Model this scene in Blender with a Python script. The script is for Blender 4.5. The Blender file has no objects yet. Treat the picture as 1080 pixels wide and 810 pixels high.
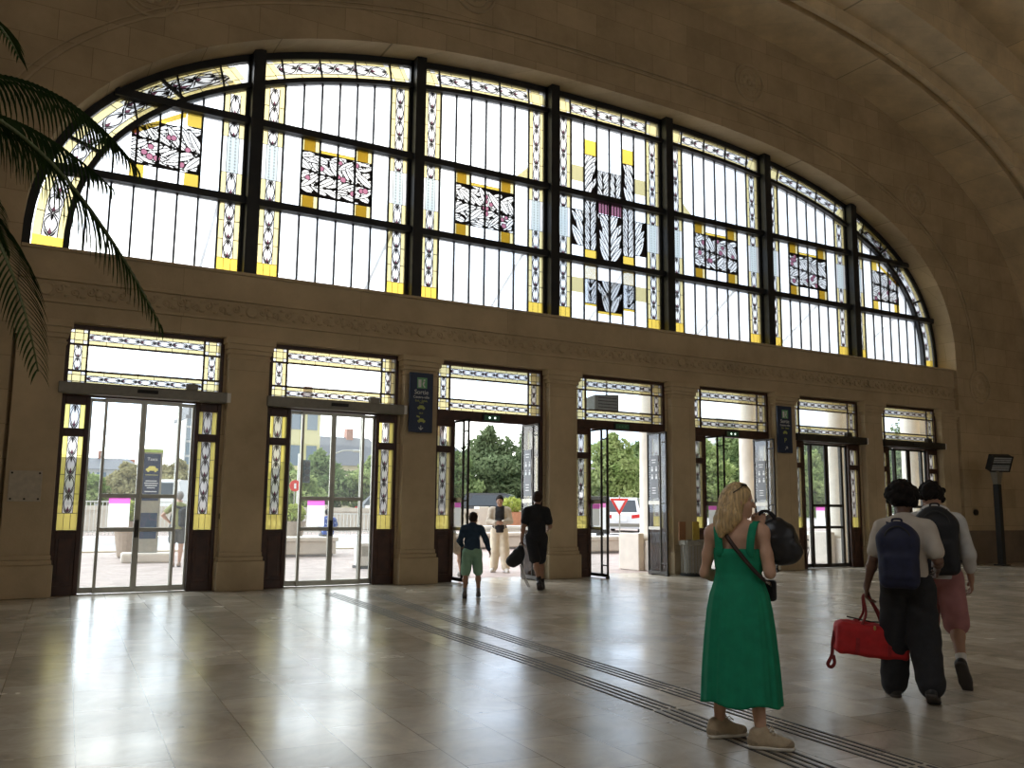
import bpy, math, random
import numpy as np
from mathutils import Vector, Matrix
random.seed(7)
rng = np.random.default_rng(7)
sc = bpy.context.scene
COL = sc.collection
PI = math.pi

# ------------------------------------------------------------------ camera
cam_d = bpy.data.cameras.new('camera')
cam_d.sensor_fit = 'HORIZONTAL'; cam_d.sensor_width = 36.0
cam_d.lens = 946.934 * 36.0 / 1080.0
cam_d.clip_end = 600
cam = bpy.data.objects.new('camera', cam_d); COL.objects.link(cam)
def cam_axes(yaw, pitch, roll):
    f = Vector((math.sin(yaw)*math.cos(pitch), math.cos(yaw)*math.cos(pitch), math.sin(pitch)))
    r = Vector((math.cos(yaw), -math.sin(yaw), 0)); u = r.cross(f)
    c, s = math.cos(roll), math.sin(roll)
    return c*r + s*u, -s*r + c*u, f
_r, _u, _f = cam_axes(0.5256, 0.1372, 0.0097)
_m = Matrix((_r, _u, -_f)).transposed().to_4x4()
_m.translation = Vector((-12.8114, -16.9876, 1.5201))
cam.matrix_world = _m
sc.camera = cam

# ------------------------------------------------------------------ colour management and light
sc.view_settings.view_transform = 'Standard'
sc.view_settings.look = 'None'
sc.view_settings.gamma = 1.0
sc.view_settings.use_curve_mapping = False
sc.view_settings.exposure = 0.64
sc.cycles.max_bounces = 10
sc.cycles.diffuse_bounces = 5
sc.cycles.glossy_bounces = 4
sc.cycles.transparent_max_bounces = 24
sc.cycles.caustics_reflective = False
sc.cycles.caustics_refractive = False

SKY = 1.35
world = bpy.data.worlds.new('overcast_sky'); sc.world = world
world.use_nodes = True
wt = world.node_tree; wt.nodes.clear()
w_out = wt.nodes.new('ShaderNodeOutputWorld'); w_bg = wt.nodes.new('ShaderNodeBackground')
w_tc = wt.nodes.new('ShaderNodeTexCoord'); w_map = wt.nodes.new('ShaderNodeMapping')
w_map.inputs['Scale'].default_value = (1.0, 1.0, 2.6)
w_no = wt.nodes.new('ShaderNodeTexNoise'); w_no.inputs['Scale'].default_value = 2.6; w_no.inputs['Detail'].default_value = 6
w_cr = wt.nodes.new('ShaderNodeValToRGB')
w_cr.color_ramp.elements[0].position = 0.40; w_cr.color_ramp.elements[0].color = (0.50, 0.60, 0.74, 1)
w_cr.color_ramp.elements[1].position = 0.60; w_cr.color_ramp.elements[1].color = (1.0, 0.98, 0.93, 1)
wt.links.new(w_tc.outputs['Generated'], w_map.inputs['Vector'])
wt.links.new(w_map.outputs['Vector'], w_no.inputs['Vector'])
wt.links.new(w_no.outputs['Fac'], w_cr.inputs['Fac'])
wt.links.new(w_cr.outputs['Color'], w_bg.inputs['Color'])
# overcast sky with the veiled sun standing low in front of the great window, dimmer behind the hall
w_dot = wt.nodes.new('ShaderNodeVectorMath'); w_dot.operation = 'DOT_PRODUCT'
w_dot.inputs[1].default_value = Vector((-.46, .78, .43)).normalized()
wt.links.new(w_tc.outputs['Generated'], w_dot.inputs[0])
def w_range(sock, a, b, c, d):
    n = wt.nodes.new('ShaderNodeMapRange'); n.interpolation_type = 'SMOOTHSTEP'
    n.inputs['From Min'].default_value = a; n.inputs['From Max'].default_value = b
    n.inputs['To Min'].default_value = c; n.inputs['To Max'].default_value = d; wt.links.new(sock, n.inputs['Value']); return n
w_glow = w_range(w_dot.outputs['Value'], .0, .95, SKY, SKY*3.15)
w_dim = wt.nodes.new('ShaderNodeMath'); w_dim.operation = 'MULTIPLY'
w_back = w_range(w_dot.outputs['Value'], -.6, .3, .7, 1.0)
wt.links.new(w_glow.outputs[0], w_dim.inputs[0]); wt.links.new(w_back.outputs[0], w_dim.inputs[1]); wt.links.new(w_dim.outputs[0], w_bg.inputs['Strength'])
wt.links.new(w_bg.outputs['Background'], w_out.inputs['Surface'])

def portal(name, loc, rot, sx, sy):
    d = bpy.data.lights.new(name, 'AREA'); d.shape = 'RECTANGLE'; d.size = sx; d.size_y = sy
    d.cycles.is_portal = True
    o = bpy.data.objects.new(name, d); COL.objects.link(o); o.location = loc; o.rotation_euler = rot
# sky portals in the openings, rear and side ones added (they guide sampling, they give no light of their own)
portal('window_sky_portal', (0, 0.62, 8.75), (-PI/2, 0, 0), 25.4, 5.9)
portal('doors_sky_portal', (0, 0.62, 2.3), (-PI/2, 0, 0), 24.0, 4.6)
portal('rear_sky_portal', (0, -39.4, 8.5), (PI/2, 0, 0), 22.0, 6.0)
portal('side_sky_portal', (-17.0, -16, 10.6), (0, -PI/2, 0), 3.2, 8.0)

# ------------------------------------------------------------------ mesh helpers
class MB:
    def __init__(s): s.v = []; s.f = []; s.m = []
    def add(s, vs, fs, mat=0):
        b = len(s.v); s.v.extend([tuple(map(float, q)) for q in vs])
        for f in fs: s.f.append(tuple(b+i for i in f)); s.m.append(mat)
    def box(s, x0, x1, y0, y1, z0, z1, mat=0):
        s.add([(x0,y0,z0),(x1,y0,z0),(x1,y1,z0),(x0,y1,z0),(x0,y0,z1),(x1,y0,z1),(x1,y1,z1),(x0,y1,z1)],
              [(0,3,2,1),(4,5,6,7),(0,1,5,4),(1,2,6,5),(2,3,7,6),(3,0,4,7)], mat)
    def obox(s, c, ax, ay, az, mat=0):
        c, ax, ay, az = Vector(c), Vector(ax), Vector(ay), Vector(az)
        q = [c-ax-ay-az, c+ax-ay-az, c+ax+ay-az, c-ax+ay-az, c-ax-ay+az, c+ax-ay+az, c+ax+ay+az, c-ax+ay+az]
        s.add(q, [(0,3,2,1),(4,5,6,7),(0,1,5,4),(1,2,6,5),(2,3,7,6),(3,0,4,7)], mat)
    def bar(s, a, b, w, t, mat=0, up=(0,0,1)):
        a, b = Vector(a), Vector(b); d = b-a; L = d.length; d = d/L
        sd = d.cross(Vector(up))
        if sd.length < 1e-4: sd = d.cross(Vector((0,1,0)))
        sd.normalize(); n = sd.cross(d)
        s.obox((a+b)/2, d*(L/2), sd*(w/2), n*(t/2), mat)
    def tube(s, pts, r, n=8, mat=0, caps=True, flat=None):
        pts = [Vector(p) for p in pts]; N = len(pts)
        rs = r if hasattr(r, '__len__') else [r]*N
        ref = None; rings = []
        for i, p in enumerate(pts):
            t = (pts[min(i+1,N-1)]-pts[max(i-1,0)]); t.normalize()
            if ref is None:
                ref = Vector((0,0,1)) if abs(t.z) < .9 else Vector((0,1,0))
            a = t.cross(ref)
            if a.length < 1e-5: a = t.orthogonal()
            a.normalize(); b = a.cross(t); ref = b
            fl = flat if flat else 1.0
            rings.append([p + a*math.cos(2*PI*k/n)*rs[i] + b*math.sin(2*PI*k/n)*rs[i]*fl for k in range(n)])
        s.loft(rings, mat, caps)
    def loft(s, rings, mat=0, caps=True, closed=True):
        n = len(rings[0]); vs = [q for rg in rings for q in rg]; fs = []
        for i in range(len(rings)-1):
            for k in range(n if closed else n-1):
                k2 = (k+1) % n
                fs.append((i*n+k, i*n+k2, (i+1)*n+k2, (i+1)*n+k))
        if caps and closed:
            fs.append(tuple(range(n))[::-1]); fs.append(tuple((len(rings)-1)*n+k for k in range(n)))
        s.add(vs, fs, mat)
    def lathe(s, prof, n=20, o=(0,0,0), mat=0, caps=True):
        s.loft([[(o[0]+r*math.cos(2*PI*k/n), o[1]+r*math.sin(2*PI*k/n), o[2]+z) for k in range(n)] for r, z in prof], mat, caps)
    def disc(s, c, r, nrm=(0,1,0), n=20, t=.01, mat=0, r2=None):
        nrm = Vector(nrm).normalized(); a = nrm.orthogonal().normalized(); b = nrm.cross(a); c = Vector(c)
        s.loft([[c+nrm*h+(a*math.cos(2*PI*k/n)+b*math.sin(2*PI*k/n))*q for k in range(n)] for h, q in ((-t/2, r), (t/2, r2 or r))], mat)
    def ball(s, c, r, n=12, mat=0):
        rx, ry, rz = r if hasattr(r, '__len__') else (r,)*3
        rings = []
        for i in range(n//2+1):
            a = -PI/2 + PI*i/(n//2); q = max(math.cos(a), 1e-3)
            rings.append([(c[0]+rx*q*math.cos(2*PI*k/n), c[1]+ry*q*math.sin(2*PI*k/n), c[2]+rz*math.sin(a)) for k in range(n)])
        s.loft(rings, mat)
    def prism(s, poly, d0, d1, axis='y', mat=0):
        def P(a, b, d): return (a, d, b) if axis == 'y' else ((d, a, b) if axis == 'x' else (a, b, d))
        s.loft([[P(a, b, d0) for a, b in poly], [P(a, b, d1) for a, b in poly]], mat)
    def build(s, name, mats, parent=None, smooth=False, bevel=0, seg=2, solid=0):
        me = bpy.data.meshes.new(name)
        me.from_pydata(s.v, [], s.f)
        mats = mats if isinstance(mats, (list, tuple)) else [mats]
        for m in mats: me.materials.append(m)
        if len(mats) > 1: me.polygons.foreach_set('material_index', s.m)
        if smooth: me.polygons.foreach_set('use_smooth', [True]*len(s.f))
        me.validate(); me.update()
        o = bpy.data.objects.new(name, me); COL.objects.link(o)
        if parent: o.parent = parent
        if bevel:
            b = o.modifiers.new('edge_round', 'BEVEL'); b.width = bevel; b.segments = seg; b.limit_method = 'ANGLE'; b.angle_limit = .6
        if solid:
            q = o.modifiers.new('thickness', 'SOLIDIFY'); q.thickness = solid; q.offset = 0
        return o

def tag(o, label=None, cat=None, group=None, kind=None):
    if label: o['label'] = label
    if cat: o['category'] = cat
    if group: o['group'] = group
    if kind: o['kind'] = kind
    return o
def thing(name, label, cat, loc=(0,0,0), rz=0, group=None):
    o = bpy.data.objects.new(name, None); COL.objects.link(o); o.empty_display_size = .1
    o.location = loc; o.rotation_euler = (0, 0, rz)
    return tag(o, label, cat, group)
def struct(name, loc=(0,0,0)):
    o = bpy.data.objects.new(name, None); COL.objects.link(o); o.location = loc; o['kind'] = 'structure'
    return o
def copy_tree(o, parent=None):
    c = o.copy(); COL.objects.link(c)
    if parent: c.parent = parent
    for ch in list(o.children): copy_tree(ch, c)
    return c

# ------------------------------------------------------------------ materials
def nt_of(name):
    m = bpy.data.materials.new(name); m.use_nodes = True
    t = m.node_tree; t.nodes.clear()
    out = t.nodes.new('ShaderNodeOutputMaterial')
    return m, t, out
def rgba(c): return (c[0], c[1], c[2], 1)
def mat(name, col, rough=.6, metal=0, var=.12, scale=12, spec=.5, bump=0, sheen=0, coat=0, stretch=0):
    m, t, out = nt_of(name)
    b = t.nodes.new('ShaderNodeBsdfPrincipled')
    b.inputs['Roughness'].default_value = rough; b.inputs['Metallic'].default_value = metal
    b.inputs['Specular IOR Level'].default_value = spec
    if sheen: b.inputs['Sheen Weight'].default_value = sheen
    if coat: b.inputs['Coat Weight'].default_value = coat
    tc = t.nodes.new('ShaderNodeTexCoord'); no = t.nodes.new('ShaderNodeTexNoise')
    no.inputs['Scale'].default_value = scale; no.inputs['Detail'].default_value = 4
    cr = t.nodes.new('ShaderNodeValToRGB')
    cr.color_ramp.elements[0].position = .3; cr.color_ramp.elements[1].position = .7
    cr.color_ramp.elements[0].color = rgba([c*(1-var) for c in col]); cr.color_ramp.elements[1].color = rgba([min(1, c*(1+var)) for c in col])
    if stretch:
        mp = t.nodes.new('ShaderNodeMapping'); mp.inputs['Scale'].default_value = (1, 1, 1/stretch)
        t.links.new(tc.outputs['Object'], mp.inputs['Vector']); t.links.new(mp.outputs['Vector'], no.inputs['Vector'])
    else: t.links.new(tc.outputs['Object'], no.inputs['Vector'])
    t.links.new(no.outputs['Fac'], cr.inputs['Fac'])
    t.links.new(cr.outputs['Color'], b.inputs['Base Color'])
    if bump:
        bp = t.nodes.new('ShaderNodeBump'); bp.inputs['Strength'].default_value = bump; bp.inputs['Distance'].default_value = .02
        t.links.new(no.outputs['Fac'], bp.inputs['Height']); t.links.new(bp.outputs['Normal'], b.inputs['Normal'])
    t.links.new(b.outputs['BSDF'], out.inputs['Surface'])
    return m
def blockwork(name, col, bw=1.1, bh=.52, mortar=.005, var=.1, rough=.85, swap='xz', stain=.25, dark=.55):
    m, t, out = nt_of(name)
    b = t.nodes.new('ShaderNodeBsdfPrincipled'); b.inputs['Roughness'].default_value = rough
    b.inputs['Specular IOR Level'].default_value = .25
    tc = t.nodes.new('ShaderNodeTexCoord'); sp = t.nodes.new('ShaderNodeSeparateXYZ'); cb = t.nodes.new('ShaderNodeCombineXYZ')
    ad = t.nodes.new('ShaderNodeMath'); ad.operation = 'ADD'
    t.links.new(tc.outputs['Object'], sp.inputs[0])
    t.links.new(sp.outputs['X'], ad.inputs[0]); t.links.new(sp.outputs['Y'], ad.inputs[1])
    t.links.new(ad.outputs[0], cb.inputs['X']); t.links.new(sp.outputs['Z'], cb.inputs['Y'])
    br = t.nodes.new('ShaderNodeTexBrick')
    br.inputs['Scale'].default_value = 1; br.inputs['Brick Width'].default_value = bw; br.inputs['Row Height'].default_value = bh
    br.inputs['Mortar Size'].default_value = mortar; br.inputs['Mortar Smooth'].default_value = .3
    br.inputs['Color1'].default_value = rgba([c*(1-var) for c in col]); br.inputs['Color2'].default_value = rgba([c*(1+var*.6) for c in col])
    br.inputs['Mortar'].default_value = rgba([c*dark for c in col])
    t.links.new(cb.outputs[0], br.inputs['Vector'])
    no = t.nodes.new('ShaderNodeTexNoise'); no.inputs['Scale'].default_value = .9; no.inputs['Detail'].default_value = 8; no.inputs['Roughness'].default_value = .65
    t.links.new(tc.outputs['Object'], no.inputs['Vector'])
    mr = t.nodes.new('ShaderNodeMapRange'); mr.inputs['From Min'].default_value = .3; mr.inputs['From Max'].default_value = .7
    mr.inputs['To Min'].default_value = 1-stain; mr.inputs['To Max'].default_value = 1.05
    t.links.new(no.outputs['Fac'], mr.inputs['Value'])
    mx = t.nodes.new('ShaderNodeMix'); mx.data_type = 'RGBA'; mx.blend_type = 'MULTIPLY'; mx.inputs['Factor'].default_value = 1
    t.links.new(br.outputs['Color'], mx.inputs['A']); t.links.new(mr.outputs['Result'], mx.inputs['B'])
    t.links.new(mx.outputs['Result'], b.inputs['Base Color'])
    bp = t.nodes.new('ShaderNodeBump'); bp.inputs['Strength'].default_value = .25; bp.inputs['Distance'].default_value = .01
    n2 = t.nodes.new('ShaderNodeTexNoise'); n2.inputs['Scale'].default_value = 25; n2.inputs['Detail'].default_value = 5
    t.links.new(tc.outputs['Object'], n2.inputs['Vector'])
    t.links.new(n2.outputs['Fac'], bp.inputs['Height']); t.links.new(bp.outputs['Normal'], b.inputs['Normal'])
    t.links.new(b.outputs['BSDF'], out.inputs['Surface'])
    return m
def floor_mat(name, c1, c2, mort, bw, bh, rough, ang, msize=.004, spec=.5, rvar=.12):
    m, t, out = nt_of(name)
    b = t.nodes.new('ShaderNodeBsdfPrincipled'); b.inputs['Specular IOR Level'].default_value = spec
    tc = t.nodes.new('ShaderNodeTexCoord'); mp = t.nodes.new('ShaderNodeMapping'); mp.inputs['Rotation'].default_value = (0, 0, ang)
    br = t.nodes.new('ShaderNodeTexBrick')
    br.inputs['Scale'].default_value = 1; br.inputs['Brick Width'].default_value = bw; br.inputs['Row Height'].default_value = bh
    br.inputs['Mortar Size'].default_value = msize; br.inputs['Mortar Smooth'].default_value = .2; br.inputs['Bias'].default_value = .1
    br.inputs['Color1'].default_value = rgba(c1); br.inputs['Color2'].default_value = rgba(c2); br.inputs['Mortar'].default_value = rgba(mort)
    t.links.new(tc.outputs['Object'], mp.inputs['Vector']); t.links.new(mp.outputs['Vector'], br.inputs['Vector'])
    no = t.nodes.new('ShaderNodeTexNoise'); no.inputs['Scale'].default_value = 2.2; no.inputs['Detail'].default_value = 9; no.inputs['Roughness'].default_value = .7
    no.inputs['Distortion'].default_value = .8
    t.links.new(tc.outputs['Object'], no.inputs['Vector'])
    mr = t.nodes.new('ShaderNodeMapRange'); mr.inputs['From Min'].default_value = .32; mr.inputs['From Max'].default_value = .68
    mr.inputs['To Min'].default_value = .62; mr.inputs['To Max'].default_value = 1.08
    t.links.new(no.outputs['Fac'], mr.inputs['Value'])
    mx = t.nodes.new('ShaderNodeMix'); mx.data_type = 'RGBA'; mx.blend_type = 'MULTIPLY'; mx.inputs['Factor'].default_value = 1
    t.links.new(br.outputs['Color'], mx.inputs['A']); t.links.new(mr.outputs['Result'], mx.inputs['B'])
    # worn pits
    vo = t.nodes.new('ShaderNodeTexVoronoi'); vo.inputs['Scale'].default_value = 1.15
    t.links.new(tc.outputs['Object'], vo.inputs['Vector'])
    lt = t.nodes.new('ShaderNodeMath'); lt.operation = 'LESS_THAN'; lt.inputs[1].default_value = .028
    t.links.new(vo.outputs['Distance'], lt.inputs[0])
    m2 = t.nodes.new('ShaderNodeMix'); m2.data_type = 'RGBA'; m2.inputs['B'].default_value = (.05, .04, .03, 1)
    t.links.new(lt.outputs[0], m2.inputs['Factor']); t.links.new(mx.outputs['Result'], m2.inputs['A'])
    t.links.new(m2.outputs['Result'], b.inputs['Base Color'])
    r2 = t.nodes.new('ShaderNodeMapRange'); r2.inputs['From Min'].default_value = .3; r2.inputs['From Max'].default_value = .7
    r2.inputs['To Min'].default_value = rough-rvar/2; r2.inputs['To Max'].default_value = rough+rvar/2
    n3 = t.nodes.new('ShaderNodeTexNoise'); n3.inputs['Scale'].default_value = .8; n3.inputs['Detail'].default_value = 6
    t.links.new(tc.outputs['Object'], n3.inputs['Vector']); t.links.new(n3.outputs['Fac'], r2.inputs['Value'])
    t.links.new(r2.outputs['Result'], b.inputs['Roughness'])
    t.links.new(b.outputs['BSDF'], out.inputs['Surface'])
    return m
def glass(name, col, diff=.15, gloss=.06, rough=.05, dirt=.0):
    """thin pane: tinted see-through, a little scattering and a little mirror"""
    m, t, out = nt_of(name)
    tr = t.nodes.new('ShaderNodeBsdfTransparent'); tr.inputs['Color'].default_value = rgba(col)
    tl = t.nodes.new('ShaderNodeBsdfTranslucent'); tl.inputs['Color'].default_value = rgba(col)
    gl = t.nodes.new('ShaderNodeBsdfGlossy'); gl.inputs['Roughness'].default_value = rough
    m1 = t.nodes.new('ShaderNodeMixShader'); m1.inputs[0].default_value = diff
    if dirt:
        tc = t.nodes.new('ShaderNodeTexCoord'); no = t.nodes.new('ShaderNodeTexNoise'); no.inputs['Scale'].default_value = 1.3; no.inputs['Detail'].default_value = 6
        mr = t.nodes.new('ShaderNodeMapRange'); mr.inputs['From Min'].default_value = .35; mr.inputs['From Max'].default_value = .7
        mr.inputs['To Min'].default_value = diff; mr.inputs['To Max'].default_value = min(1, diff+dirt)
        t.links.new(tc.outputs['Object'], no.inputs['Vector']); t.links.new(no.outputs['Fac'], mr.inputs['Value']); t.links.new(mr.outputs['Result'], m1.inputs[0])
    t.links.new(tr.outputs[0], m1.inputs[1]); t.links.new(tl.outputs[0], m1.inputs[2])
    m2 = t.nodes.new('ShaderNodeMixShader'); m2.inputs[0].default_value = gloss
    t.links.new(m1.outputs[0], m2.inputs[1]); t.links.new(gl.outputs[0], m2.inputs[2])
    t.links.new(m2.outputs[0], out.inputs['Surface'])
    return m
def leafmat(name, c1, c2, scale=1.2, trans=.35):
    m, t, out = nt_of(name)
    tc = t.nodes.new('ShaderNodeTexCoord'); no = t.nodes.new('ShaderNodeTexNoise'); no.inputs['Scale'].default_value = scale; no.inputs['Detail'].default_value = 5
    cr = t.nodes.new('ShaderNodeValToRGB'); cr.color_ramp.elements[0].position = .35; cr.color_ramp.elements[1].position = .65
    cr.color_ramp.elements[0].color = rgba(c1); cr.color_ramp.elements[1].color = rgba(c2)
    d = t.nodes.new('ShaderNodeBsdfDiffuse'); l = t.nodes.new('ShaderNodeBsdfTranslucent'); mx = t.nodes.new('ShaderNodeMixShader'); mx.inputs[0].default_value = trans
    t.links.new(tc.outputs['Object'], no.inputs['Vector']); t.links.new(no.outputs['Fac'], cr.inputs['Fac'])
    t.links.new(cr.outputs['Color'], d.inputs['Color']); t.links.new(cr.outputs['Color'], l.inputs['Color'])
    t.links.new(d.outputs[0], mx.inputs[1]); t.links.new(l.outputs[0], mx.inputs[2]); t.links.new(mx.outputs[0], out.inputs['Surface'])
    return m
def paper(name, col):
    m, t, out = nt_of(name)
    d = t.nodes.new('ShaderNodeBsdfDiffuse'); l = t.nodes.new('ShaderNodeBsdfTranslucent'); x = t.nodes.new('ShaderNodeMixShader'); x.inputs[0].default_value = .8
    for n in (d, l): n.inputs['Color'].default_value = rgba(col)
    t.links.new(d.outputs[0], x.inputs[1]); t.links.new(l.outputs[0], x.inputs[2]); t.links.new(x.outputs[0], out.inputs['Surface'])
    return m
def lamp_mat(name, col, strength):
    m, t, out = nt_of(name)
    e = t.nodes.new('ShaderNodeEmission'); e.inputs['Color'].default_value = rgba(col); e.inputs['Strength'].default_value = strength
    t.links.new(e.outputs[0], out.inputs['Surface'])
    return m

STONE = blockwork('limestone_blocks', (.55, .43, .275), 1.15, .56)
STONE_PLAIN = blockwork('limestone_dressed', (.58, .46, .30), 3.4, 4.0, .003, .05)
VAULT = blockwork('vault_plaster', (.80, .65, .43), 1.4, .7, .004, .06, stain=.3)
PLINTH = blockwork('brown_plinth_stone', (.25, .195, .145), 1.3, 1.1, .004, .1, stain=.4)
MARBLE = floor_mat('polished_marble_tiles', (.76, .68, .555), (.50, .44, .35), (.20, .17, .13), .82, .52, .235, PI/2 + .07, spec=.85)
PAVE = floor_mat('pink_paving', (.50, .40, .36), (.45, .365, .33), (.34, .28, .255), .6, .4, .8, .0, .008, .3, .05)
ROAD = mat('asphalt', (.42, .41, .41), .9, 0, .1, 8)
WOOD = mat('dark_stained_wood', (.055, .022, .013), .45, 0, .3, 6)
IRON = mat('black_iron', (.016, .017, .018), .5, .2, .2, 5)
LEAD = mat('lead_came', (.03, .022, .025), .6, 0, .2, 6)
ALU = mat('brushed_aluminium', (.40, .39, .34), .35, .7, .08, 9)
BRONZE = mat('dark_bronze_profile', (.04, .036, .03), .4, .5, .2, 8)
G_CLEAR = glass('clear_window_glass', (.80, .825, .85), .34, .03, .08, .2)
G_DOOR = glass('clear_door_glass', (.95, .975, .97), .02, .05, .02)
G_WHITE = glass('white_cathedral_glass', (.44, .435, .425), .45, .03, .2)
G_PALE = glass('pale_yellow_glass', (.41, .35, .175), .45, .03, .2)
G_AMBER = glass('amber_glass', (.45, .31, .05), .45, .03, .2)
G_LEMON = glass('lemon_glass', (.52, .45, .13), .45, .03, .2)
G_SILVER = glass('pebbled_grey_glass', (.30, .335, .335), .55, .06, .3, .25)
G_PURPLE = glass('plum_glass', (.17, .07, .10), .4, .03, .2)
# ================================================================== the hall
SILL = 5.86
YF, YW = -.30, .38            # hall face of the wall, plane of the great window
def super_z(x, a, b, n=2.5):
    q = 1 - min(1, abs(x)/a)**n
    return b*max(0, q)**(1/n)
def arch_path(a, b, n=2.5, N=64, foot=0.0):
    """(x, z) from the right foot over the crown to the left foot"""
    pts = [(a, foot)] if foot < SILL else []
    for i in range(N+1):
        t = PI*i/N; c, s = math.cos(t), math.sin(t)
        pts.append((a*math.copysign(abs(c)**(2/n), c), SILL + b*abs(s)**(2/n)))
    if foot < SILL: pts.append((-a, foot))
    return pts
A0 = (12.63, 5.74)            # opening of the great window
A1 = (16.6, 8.75)             # first ring
def strip(mb, pa, ya, pb, yb, mat=0):
    n = len(pa)
    mb.add([(x, ya, z) for x, z in pa] + [(x, yb, z) for x, z in pb], [(i, i+1, n+i+1, n+i) for i in range(n-1)], mat)

fl = MB(); fl.add([(-18.5,-40,0),(18.5,-40,0),(18.5,.62,0),(-18.5,.62,0)], [(0,1,2,3)])
tag(fl.build('floor', MARBLE), kind='structure')

w = MB(); P0 = arch_path(*A0, foot=0); P1 = arch_path(*A1, n=2.4, foot=0)
strip(w, P0, YF, P1, YF)
strip(w, P0, YF, P0, .56)
tag(w.build('wall_front', STONE), kind='structure')
# carved joint line that follows the opening, and the medallions
t = MB()
for off, hw in ((.85, .02), (.97, .012)):
    pa = arch_path(A0[0]+off-hw, A0[1]+off*.8-hw, foot=SILL+.3); pb = arch_path(A0[0]+off+hw, A0[1]+off*.8+hw, foot=SILL+.3)
    strip(t, pa, YF, pa, YF-.03); strip(t, pb, YF-.03, pb, YF); strip(t, pa, YF-.03, pb, YF-.03)
trim1 = t.build('trim_1', STONE_PLAIN); tag(trim1, kind='structure')
def medallion(x, z):
    mb = MB()
    for R, r in ((.50, .035), (.36, .02)):
        mb.tube([(x+R*math.cos(a*PI/16), YF-.005, z+R*math.sin(a*PI/16)) for a in range(33)], r, 6)
    for k in range(8):
        a = k*PI/4; mb.ball((x+.17*math.cos(a), YF, z+.17*math.sin(a)), (.09, .03, .09), 8)
    mb.ball((x, YF, z), (.08, .05, .08), 8)
    mb.build('medallion', STONE_PLAIN, trim1, smooth=True)
for x, z in ((13.75, 5.4), (11.05, 10.95), (4.2, 13.0), (-4.2, 13.0), (-10.9, 10.9), (-13.75, 5.4)): medallion(x, z)

# vault rings that step towards the hall, then the hall's own barrel
v = MB()
R1 = arch_path(*A1, n=2.4, foot=0); R2 = arch_path(16.78, 8.93, n=2.4, foot=0); R3 = arch_path(17.0, 9.15, n=2.4, foot=0); R4 = arch_path(18.3, 10.4, n=2.4, foot=0)
strip(v, R1, YF, R1, -1.75); strip(v, R1, -1.75, R2, -1.75); strip(v, R2, -1.75, R2, -1.95); strip(v, R2, -1.95, R1, -1.95); strip(v, R1, -1.95, R1, -2.1)
strip(v, R1, -2.1, R3, -2.1); strip(v, R3, -2.1, R3, -3.2); strip(v, R3, -3.2, R4, -3.2); strip(v, R4, -3.2, R4, -12); strip(v, R4, -20, R4, -40)
# unseen opening added in the left flank so sky light reaches the hall
for a, c in zip(R4[:-1], R4[1:]):
    if not (c[0] < -14 and 9.2 < (a[1]+c[1])/2 < 12.2): strip(v, [a, c], -12, [a, c], -20)
tag(v.build('ceiling', VAULT), kind='structure')
# rear wall of the hall with a wide unseen opening added to let sky light in
b = MB(); b.box(-18.6, 18.6, -40.4, -40, 0, 5.5); b.box(-18.6, 18.6, -40.4, -40, 11.5, 17); b.box(-18.6, -11, -40.4, -40, 5.5, 11.5); b.box(11, 18.6, -40.4, -40, 5.5, 11.5)
tag(b.build('wall_back', STONE), kind='structure')

# dark plinth band along the foot of the plain walls
b = MB()
for s in (-1, 1):
    x0, x1 = (12.66, 16.55) if s > 0 else (-16.55, -12.66)
    b.box(x0, x1, YF-.05, YF, 0, .98)
tag(b.build('baseboard_front', PLINTH, bevel=.015), kind='structure')

# piers between the doors, lintel zone
PX = 3.5; DW = 2.652; DH = 4.59
b = MB(); edges = [-12.66] + [(i-3)*PX + s*DW/2 for i in range(7) for s in (-1, 1)] + [12.66]
for k in range(0, 16, 2): b.box(edges[k], edges[k+1], -.06, .5, 0, DH)
b.box(-12.66, 12.66, -.06, .5, DH, SILL-.02)
tag(b.build('wall_door_front', STONE), kind='structure')
# pilasters
for k in range(8):
    xc = (k-3.5)*PX; hw = .37
    if k == 0: xc = -12.2
    if k == 7: xc = 12.2
    b = MB(); y1 = -.055
    b.box(xc-hw, xc+hw, -.24, y1, .6, 4.30)
    b.box(xc-hw-.055, xc+hw+.055, -.33, y1, 0, .52); b.box(xc-hw-.03, xc+hw+.03, -.29, y1, .52, .60); b.box(xc-hw-.015, xc+hw+.015, -.265, y1, .60, .68)
    b.box(xc-hw-.02, xc+hw+.02, -.26, y1, 4.20, 4.24); b.box(xc-hw-.03, xc+hw+.03, -.27, y1, 4.30, 4.38); b.box(xc-hw-.06, xc+hw+.06, -.30, y1, 4.38, 4.48); b.box(xc-hw-.09, xc+hw+.09, -.33, y1, 4.48, DH+.01)
    tag(b.build('trim_%d' % (k+2), STONE_PLAIN, bevel=.012), kind='structure')
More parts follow.
